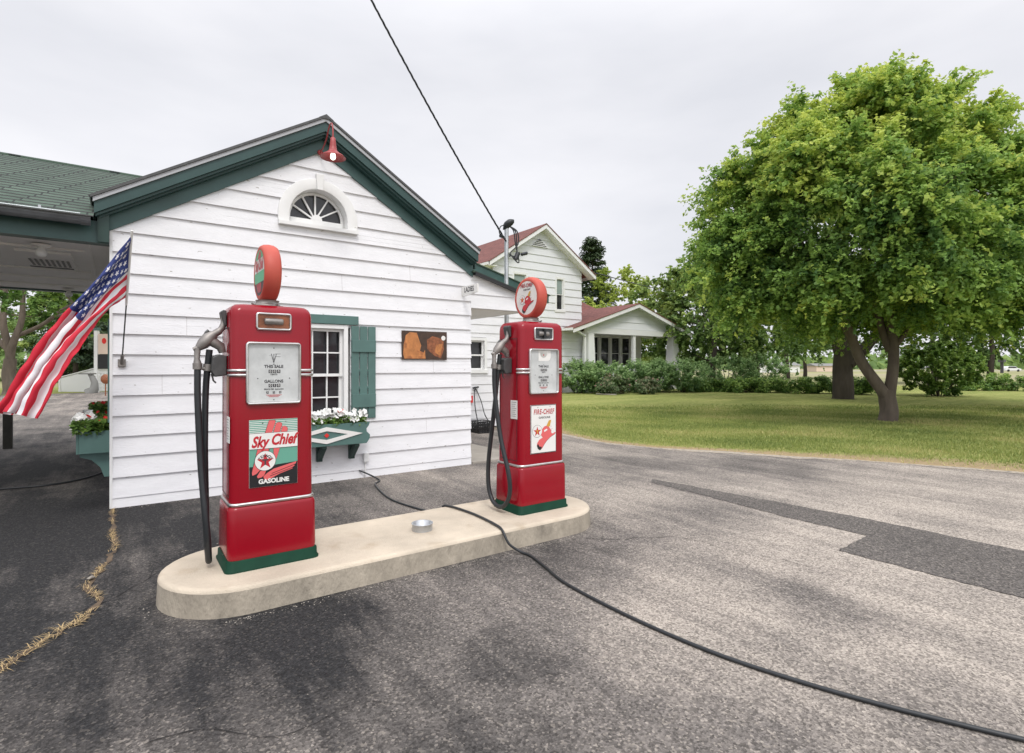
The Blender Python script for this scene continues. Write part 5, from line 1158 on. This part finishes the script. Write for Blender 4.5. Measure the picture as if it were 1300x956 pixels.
# flagpole + flag
fp=empty('flagpole','slim angled flagpole in a metal wall bracket at the building corner','flagpole',(.03,7.08,1.545))
tip=Vector((.105,6.30,2.79))-Vector((.03,7.08,1.545)); b=MB(); u_=tip.normalized(); b.tube([(0,0,0),tip*.5],.0065,8); b.build('pole_shaft','darkmetal',fp)
b=MB(); b.tube([tip*.46,tip],.011,10); b.build('flag_sleeve','white_en',fp)
b=MB(); b.box((-.035,-.0,-.05),(.035,.03,.03)); b.tube([(0,.01,-.02),u_*.09],.017,10); b.build('wall_bracket','steel',fp,.003)
def flag():
    H1=Vector((.104,6.325,2.76)); H0=Vector((.068,6.71,2.19)); nu,nv=330,195
    Ttop=lambda u:H1*(1-u)**2+Vector((-.42-.02,6.40,1.85))*2*u*(1-u)*1.0+Vector((-.87,6.60,1.05))*u*u
    def bez(a,m,c,u): 
        k=m*2-(a+c)*.5; return a*(1-u)**2+k*2*u*(1-u)+c*u*u
    Mt=Vector((-.44,6.50,1.86)); E1=Vector((-.86,6.60,1.08)); Mb=Vector((-.30,6.36,1.715)); E0=Vector((-.61,6.33,1.06))
    V=np.empty(((nu+1)*(nv+1),3)); 
    star=[]
    for i in range(nu+1):
        u=i/nu; a=bez(H1,Mt,E1,u); c=bez(H0,Mb,E0,u); ax=(c-a); wd=ax.length
        tg=(bez(H1,Mt,E1,min(1,u+.01))-bez(H1,Mt,E1,max(0,u-.01))).normalized(); nn=tg.cross(ax.normalized()).normalized()
        for j in range(nv+1):
            v=1-j/nv; s=1-v; amp=.012+.060*min(1,u*1.6)*(.6+.4*u)
            ph=s*2*math.pi*2.6+u*1.8; off=math.sin(ph)*amp+.02*math.sin(s*17+u*4)*min(1,u*3)+.005*math.sin(u*34+s*11+2*math.sin(s*9))+.003*math.sin(u*61-s*23)
            lat=-.5*math.sin(2*ph+.6)*amp*.55/wd*min(1,u*2)
            p=a+ax*min(max(s+lat,-.03),1.03)+nn*off+Vector((0,0,-.012*math.sin(u*9+s*5)*u)); V[i*(nv+1)+j]=p
    idx=np.arange((nu+1)*(nv+1)).reshape(nu+1,nv+1); fc=np.stack([idx[:-1,:-1],idx[:-1,1:],idx[1:,1:],idx[1:,:-1]],-1).reshape(-1,4)
    U=(np.arange(nu)+.5)/nu; S_=(np.arange(nv)+.5)/nv; uu,ss=np.meshgrid(U,S_,indexing='ij')
    mi=np.where((np.floor(ss*13).astype(int)%2)==0,0,1); can=(uu<.40)&(ss<7/13); mi[can]=2
    fx=uu/.40; fyv=ss/(7/13); asp=(.4*1.95)/(7/13*1.0)
    for r in range(9):
        cols=6 if r%2==0 else 5
        for c in range(cols):
            cx=(1+2*c+(r%2))/12.; cy=(r+1)/10.; dx=(fx-cx)*asp; dy=(fyv-cy); rad=np.hypot(dx,dy); an=np.arctan2(dx,-dy); k=np.abs(((an/(2*np.pi/5))+.5)%1-.5)*2  # 0 at tips
            lim=.052*(1-k)+.021*k; mi[can&(rad<lim*1.1)]=1
    me=bpy.data.meshes.new('flag'); me.from_pydata(V.tolist(),[],fc.tolist())
    for q in ('flag_r','flag_w','flag_b'): me.materials.append(M[q])
    me.polygons.foreach_set('material_index',mi.reshape(-1).astype(np.int32)); me.polygons.foreach_set('use_smooth',np.ones(len(fc),bool)); me.update()
    o=bpy.data.objects.new('flag',me); COL.objects.link(o); tag(o,'striped red, white and blue flag with white stars blowing down from the pole','flag')
flag()
# left background: post, shed, marquee sign, curved post
b=MB(); q=DD(10,9.9); b.box((q.x-.065,q.y-.065,-.02),(q.x+.065,q.y+.065,.92)); b.build('wooden_post','wood_dark',None,.01,'short square dark wooden post on the lot at the left edge','post')
sh=empty('shed','low white shed with a sloping top beyond the lot','shed',DD(98,31.8)); b=MB()
def RP(s,t,z_): return RT*s+F*t+Vector((0,0,z_))
b.prism([RP(-1.05,0,0),RP(1.05,0,0),RP(1.05,0,1.35),RP(-1.05,0,.80)],F*1.6); b.build('shed_wall','shed',sh)
b=MB(); b.prism([RP(-1.12,-.05,.80),RP(1.12,-.05,1.38),RP(1.12,-.05,1.43),RP(-1.12,-.05,.85)],F*1.7); b.prism([RP(-1.06,-.05,0),RP(-.96,-.05,0),RP(-.96,-.05,.84),RP(-1.06,-.05,.84)],F*.04); b.build('shed_roof','far_trim',sh)
mq=empty('marquee_sign','white framed marquee sign with peach panel and dark board beyond the lot','sign',DD(122,31))
b=MB()
for s0 in (-.13,1.35): b.prism([RP(s0,0,0),RP(s0+.19,0,0),RP(s0+.19,0,3.55),RP(s0,0,3.55)],F*.19)
b.build('sign_post','far_trim',mq)
b=MB(); b.prism([RP(-.17,-.02,3.55),RP(.10,-.02,3.55),RP(.10,-.02,3.70),RP(-.17,-.02,3.70)],F*.25); b.build('post_cap','shutter',mq)
b=MB(); b.prism([RP(.08,.05,2.2),RP(1.34,.05,2.2),RP(1.34,.05,3.35),RP(.08,.05,3.35)],F*.08,0); b.prism([RP(.08,.03,1.35),RP(1.34,.03,1.35),RP(1.34,.03,2.18),RP(.08,.03,2.18)],F*.1,1)
cc=RP(.42,.045,2.95); b.poly([cc+RT*(.13*math.cos(t))+Vector((0,0,.17*math.sin(t))) for t in np.linspace(0,6.0,16)],2); b.build('sign_panel',['sign_peach','black','petal_red'],mq)
b=MB()
for k in range(7): b.prism([RP(.1+k*.18,.06,.15),RP(.13+k*.18,.06,.15),RP(.13+k*.18,.06,1.2),RP(.1+k*.18,.06,1.2)],F*.03)
for k in range(6): b.prism([RP(.08,.05,.15+k*.2),RP(1.34,.05,.15+k*.2),RP(1.34,.05,.18+k*.2),RP(.08,.05,.18+k*.2)],F*.02)
b.build('lattice','far_trim',mq)
b=MB(); P_=DD(117,30.3); b.tube([P_+v for v in (RP(-.1,0,0),RP(.12,0,.25),RP(.14,0,.6),RP(.0,0,.9),RP(-.15,0,1.08))],[.34,.22,.17,.14,.10],10); b.obox(P_+RP(-.62,-.18,1.05),RT,F,(0,0,1),.72,.36,.07); b.build('curved_post','far_stone',None,0,'curved grey stone post with a flat dark top in front of the marquee sign','fountain')
b=MB(); P_=DD(134,27.5); b.lathe([(.0,-.05),(.22,-.05),(.25,0),(.22,.05),(0,.05)],P_+Vector((0,0,.85)),-F,RT,(0,0,1),20); b.tube([P_+Vector((0,0,0)),P_+Vector((0,0,.6))],.03,6); b.build('round_sign','plaque_r',None,0,'round dark red sign on a thin stake by the building corner','sign')
# ================================================================== WHITE HOUSE
hs=empty('white_house','two storey white clapboard house with red-brown roofs and a corner porch','house',(21.6,23.0,0))
def HB(mb,name,mats,bevel=0):
    o=mb.build(name,mats,hs,bevel); o.location=(-21.6,-23.,0); return o
HXL,HXR,HY0,HY1=15.45,21.62,23.0,32.5; HC=18.6; HPK=9.16; HS=.655
def zh(x): return HPK-HS*abs(x-HC)
b=MB()
def lim_h(z): d=(HPK-.18-z)/HS; return (max(HXL,HC-d),min(HXR,HC+d))
WH=[(19.74,20.22,4.66,6.36),(16.80,17.60,4.9,6.36)]
def ex_h(za,zb,q):
    r=[]; zm=(za+zb)/2
    for (x0,x1,z0,z1) in WH:
        if zb>z0-.1 and za<z1+.1: r.append(1 if q else (x0-.06,x1+.06)) if (q or z0-.08<zm<z1+.08) else None
    return r
siding(b,(0,HY0,0),(1,0,0),(0,-1,0),HXL,HXR,.4,9.0,.42,lim_h,ex_h,.045); HB(b,'wall','far_siding')
b=MB(); siding(b,(HXR,HY0,0),(0,1,0),(1,0,0),0,9,.4,6.9,.42,None,None,.04); HB(b,'wall','far_siding')
b=MB(); b.box((HXL+.02,HY0+.15,0),(HXR-.02,HY1,6.9)); b.prism([(HXL+.02,HY0+.15,6.9),(HXR-.02,HY0+.15,6.9),(HC,HY0+.15,8.95)],(0,HY1-HY0-.15,0)); b.box((HXL,HY0-.01,0),(HXR,HY0+.14,.4)); HB(b,'wall_core','far_siding')
b=MB(); rake_band(b,HPK-.03,HPK-.25,14.96,22.28,HY0-.50,HY0-.45,pk=HC,s=HS); HB(b,'rake_board','far_trim')
b=MB(); rake_band(b,HPK-.20,HPK-.26,15.0,22.24,HY0-.45,HY0-.0,pk=HC,s=HS); HB(b,'soffit','far_trim')
b=MB(); b.box((14.85,HY0-.45,zh(14.9)-.17),(14.93,HY1,zh(14.9)-.03)); b.box((22.3,HY0-.45,zh(22.3)-.17),(22.38,HY1,zh(22.3)-.03)); b.box((14.94,HY0-.44,zh(14.9)-.19),(HXL,HY1,zh(14.9)-.15)); HB(b,'gutter','far_trim')
b=MB(); roof_slab(b,[(14.9,HY1+.5,zh(14.9)+.02),(14.9,HY0-.53,zh(14.9)+.02),(HC,HY0-.53,HPK+.02),(HC,HY1+.5,HPK+.02)],.04,None); roof_slab(b,[(22.34,HY0-.53,zh(22.34)+.02),(22.34,HY1+.5,zh(22.34)+.02),(HC,HY1+.5,HPK+.02),(HC,HY0-.53,HPK+.02)],.04,None); HB(b,'roof','shingle_red')
# gable louvre
b=MB(); b.prism([(17.95,HY0-.06,7.98),(19.05,HY0-.06,7.98),(18.5,HY0-.06,8.42)],(0,.05,0),1)
for k in range(4): z0=7.98+k*.09; hw=.55*(1-(z0-7.98)/.44); b.box((18.5-hw,HY0-.10,z0),(18.5+hw,HY0-.061,z0+.035),0)
HB(b,'gable_vent',['far_trim','grey'])
for (x0,x1,z0,z1) in WH: o=sash_window(hs,x0,x1,z0,z1,HY0,1,1,.14,.13,g='house_glass' if False else 'glass',m='far_trim',mt=.04); o.location=(-21.6,-23,0); 
b=MB(); b.box((19.78,HY0+.058,5.55),(20.18,HY0+.064,6.3)); HB(b,'window_blind','blind'); b=MB(); b.box((16.84,HY0+.058,5.6),(17.56,HY0+.064,6.3)); HB(b,'window_blind','blind')
# corner wing behind the porch, hip roof
b=MB(); b.box((HXR+.05,25.0,0),(28.9,31,3.72)); HB(b,'wing_wall','far_siding')
for k,x0 in enumerate((24.10,25.08,26.06,27.04)):
    o=sash_window(hs,x0,x0+.78,1.3,3.38,24.86,1,1,.13,.08,m='far_trim',mt=.04); o.location=(-21.6,-23,0)
b=MB(); ry=27.6; rz_=6.05
roof_slab(b,[(HXR+.03,24.4,3.72),(29.5,24.4,3.72),(25.6,ry,rz_),(HXR+.03,ry,rz_)],.04,None)
b.add([(29.5,24.4,3.72),(29.5,31.2,3.72),(25.6,ry,rz_)],[(0,1,2)],0,uvs=[[(0,0),(6.8,0),(3.4,4.5)]]); b.add([(29.5,31.2,3.72),(HXR,31.2,3.72),(HXR,ry,rz_),(25.6,ry,rz_)],[(0,1,2,3)],0,uvs=[[(0,0),(8,0),(8,4),(4,4)]]); HB(b,'wing_roof','shingle_red')
# porch gable
PC=25.35; PZ=5.27; PS=.318; PY=22.4
def zp(x): return PZ-PS*abs(x-PC)
b=MB(); 
def lim_p(z): d=(PZ-.14-z)/PS; return (max(21.45,PC-d),min(29.62,PC+d))
siding(b,(0,PY,0),(1,0,0),(0,-1,0),21.45,29.62,3.72,5.1,.42,lim_p,None,.04); b.prism([(21.45,PY+.01,3.72),(29.62,PY+.01,3.72),(29.62,PY+.01,zp(29.62)-.12),(PC,PY+.01,PZ-.12),(21.45,PY+.01,zp(21.45)-.12)],(0,.1,0)); HB(b,'porch_gable','far_siding')
b=MB(); b.box((21.45,PY-.06,3.38),(29.62,PY+.2,3.71)); b.box((29.4,PY+.2,3.4),(29.62,25,3.71)); HB(b,'porch_beam','far_trim')
b=MB(); b.box((21.5,PY+.2,3.45),(29.4,24.85,3.49)); HB(b,'porch_ceiling','ceil')
b=MB(); rake_band(b,PZ-.02,PZ-.24,20.02,30.5,PY-.50,PY-.45,pk=PC,s=PS); rake_band(b,PZ-.10,PZ-.14,20.1,30.4,PY-.449,PY+.0,pk=PC,s=PS); HB(b,'porch_rake_board','far_trim')
b=MB(); roof_slab(b,[(19.95,27.5,zp(19.95)+.02),(19.95,PY-.53,zp(19.95)+.02),(PC,PY-.53,PZ+.02),(PC,27.5,PZ+.02)],.04,None) if False else None
roof_slab(b,[(19.98,22.95,zp(19.98)+.02),(19.98,PY-.53,zp(19.98)+.02),(PC,PY-.53,PZ+.02),(PC,22.95,PZ+.02)],.04,None); roof_slab(b,[(21.66,26.8,zp(21.66)+.019),(21.66,22.951,zp(21.66)+.019),(PC,22.951,PZ+.019),(PC,26.8,PZ+.019)],.04,None)
roof_slab(b,[(30.54,PY-.53,zp(30.54)+.02),(30.54,25,zp(30.54)+.02),(PC,26.8,PZ+.02),(PC,PY-.53,PZ+.02)],.04,None); HB(b,'porch_roof','shingle_red')
b=MB(); b.box((19.88,PY-.5,3.47),(19.99,22.94,3.6)); b.tube(smooth([(20.3,PY-.35,3.5),(20.7,PY-.3,3.35),(21.15,PY-.15,3.2),(21.25,PY-.1,3.0),(21.25,PY-.1,.2)],5),.06,8); HB(b,'downspout','far_trim')
for (x0,w0,w1) in ((21.72,.30,.22),(29.25,.36,.24)):
    b=MB(); b.loft([[Vector((x0+a*w,PY+.1+c*w,z_)) for a,c in ((-1,-1),(1,-1),(1,1),(-1,1))] for w,z_ in ((w0,.6),(w1,3.38))],0,False); HB(b,'porch_column','far_trim')
b=MB(); b.box((25.38,PY-.0,1.5),(25.58,PY+.18,3.38)); HB(b,'porch_post','far_trim')
b=MB(); b.box((28.3,24.82,.6),(28.9,24.99,3.6)); HB(b,'corner_board','far_trim')
b=MB(); b.box((21.5,PY-.05,0),(29.6,PY+.25,1.45)); b.box((21.4,PY-.1,1.45),(29.7,PY+.3,1.54)); HB(b,'porch_wall','far_siding')
b=MB(); b.box((21.5,PY+.26,0),(29.6,24.85,.6)); HB(b,'porch_floor','slab')
# downspout corner sliver between house and porch
# plank lying by the spirea
b=MB(); P_=DD(757,28.2); b.obox(P_+Vector((0,0,.05)),(RT*.8-F*.5+Vector((0,0,-.02))).normalized(),F,(0,0,1),1.1,.14,.05); b.build('plank','slab',None,0,'pale plank lying at the foot of the porch shrubs','plank')
# ================================================================== FAR RIGHT AND FIELD
def car(px,d,col,label):
    o=empty('parked_car',label,'car',DD(px,d),'cars far off on the road',rz=-TH); b=MB(); 
    b.prism([(-2.2,-.85,.35),(2.2,-.85,.35),(2.25,-.85,.8),(1.3,-.85,.95),(.7,-.85,1.45),(-1.3,-.85,1.5),(-2.1,-.85,1.0)],(0,1.7,0)); b.build('body',col,o,.08)
    b=MB(); b.prism([(-1.5,-.87,1.0),(1.05,-.87,1.0),(.62,-.87,1.38),(-1.2,-.87,1.42)],(0,.02,0)); b.build('side_windows','glass',o)
    for s in (-1.35,1.35):
        b=MB(); b.lathe([(0,0),(.33,.02),(.33,.2),(0,.22)],(s,-.9,.33),(0,1,0),(1,0,0),(0,0,1),14); b.build('wheel','tyre',o)
car(1283,150,'car_white','tiny white car on the far road at the right edge')
car(1180,190,'far_stone','tiny grey car far off behind the clipped bush')
b=MB(); a=DD(820,168);c=DD(1700,168);a2=DD(820,190);c2=DD(1700,190); b.poly([a+Vector((0,0,-.01)),c+Vector((0,0,-.01)),c2+Vector((0,0,-.01)),a2+Vector((0,0,-.01))]); b.build('far_road','slab',kind='structure')
bd=empty('farm_building','long low white farm building far across the field','building',DD(1010,130),rz=-TH); b=MB(); b.box((-9,0,0),(1,6,1.7)); b.build('wall','shed',bd); b=MB(); b.prism([(-9.4,-.4,1.7),(-9.4,6.4,1.7),(-9.4,3,2.5)],(10.8,0,0)); b.build('roof','far_stone',bd)
bd=empty('farm_building','pale tan shed far across the field by the slim tree','building',DD(1055,150),rz=-TH); b=MB(); b.box((-4,0,0),(4,6,1.6)); b.build('wall','sign_peach',bd); b=MB(); b.prism([(-4.4,-.4,1.6),(-4.4,6.4,1.6),(-4.4,3,2.3)],(8.8,0,0)); b.build('roof','far_stone',bd)
b=MB(); q=DD(1272,120); b.box((q.x-.25,q.y-.25,0),(q.x+.25,q.y+.25,2.4)); b.box((q.x-.9,q.y-.5,2.4),(q.x+.9,q.y+.5,3.0)); b.build('field_sign','grey',None,0,'small dark sign on a post by the far road','sign')
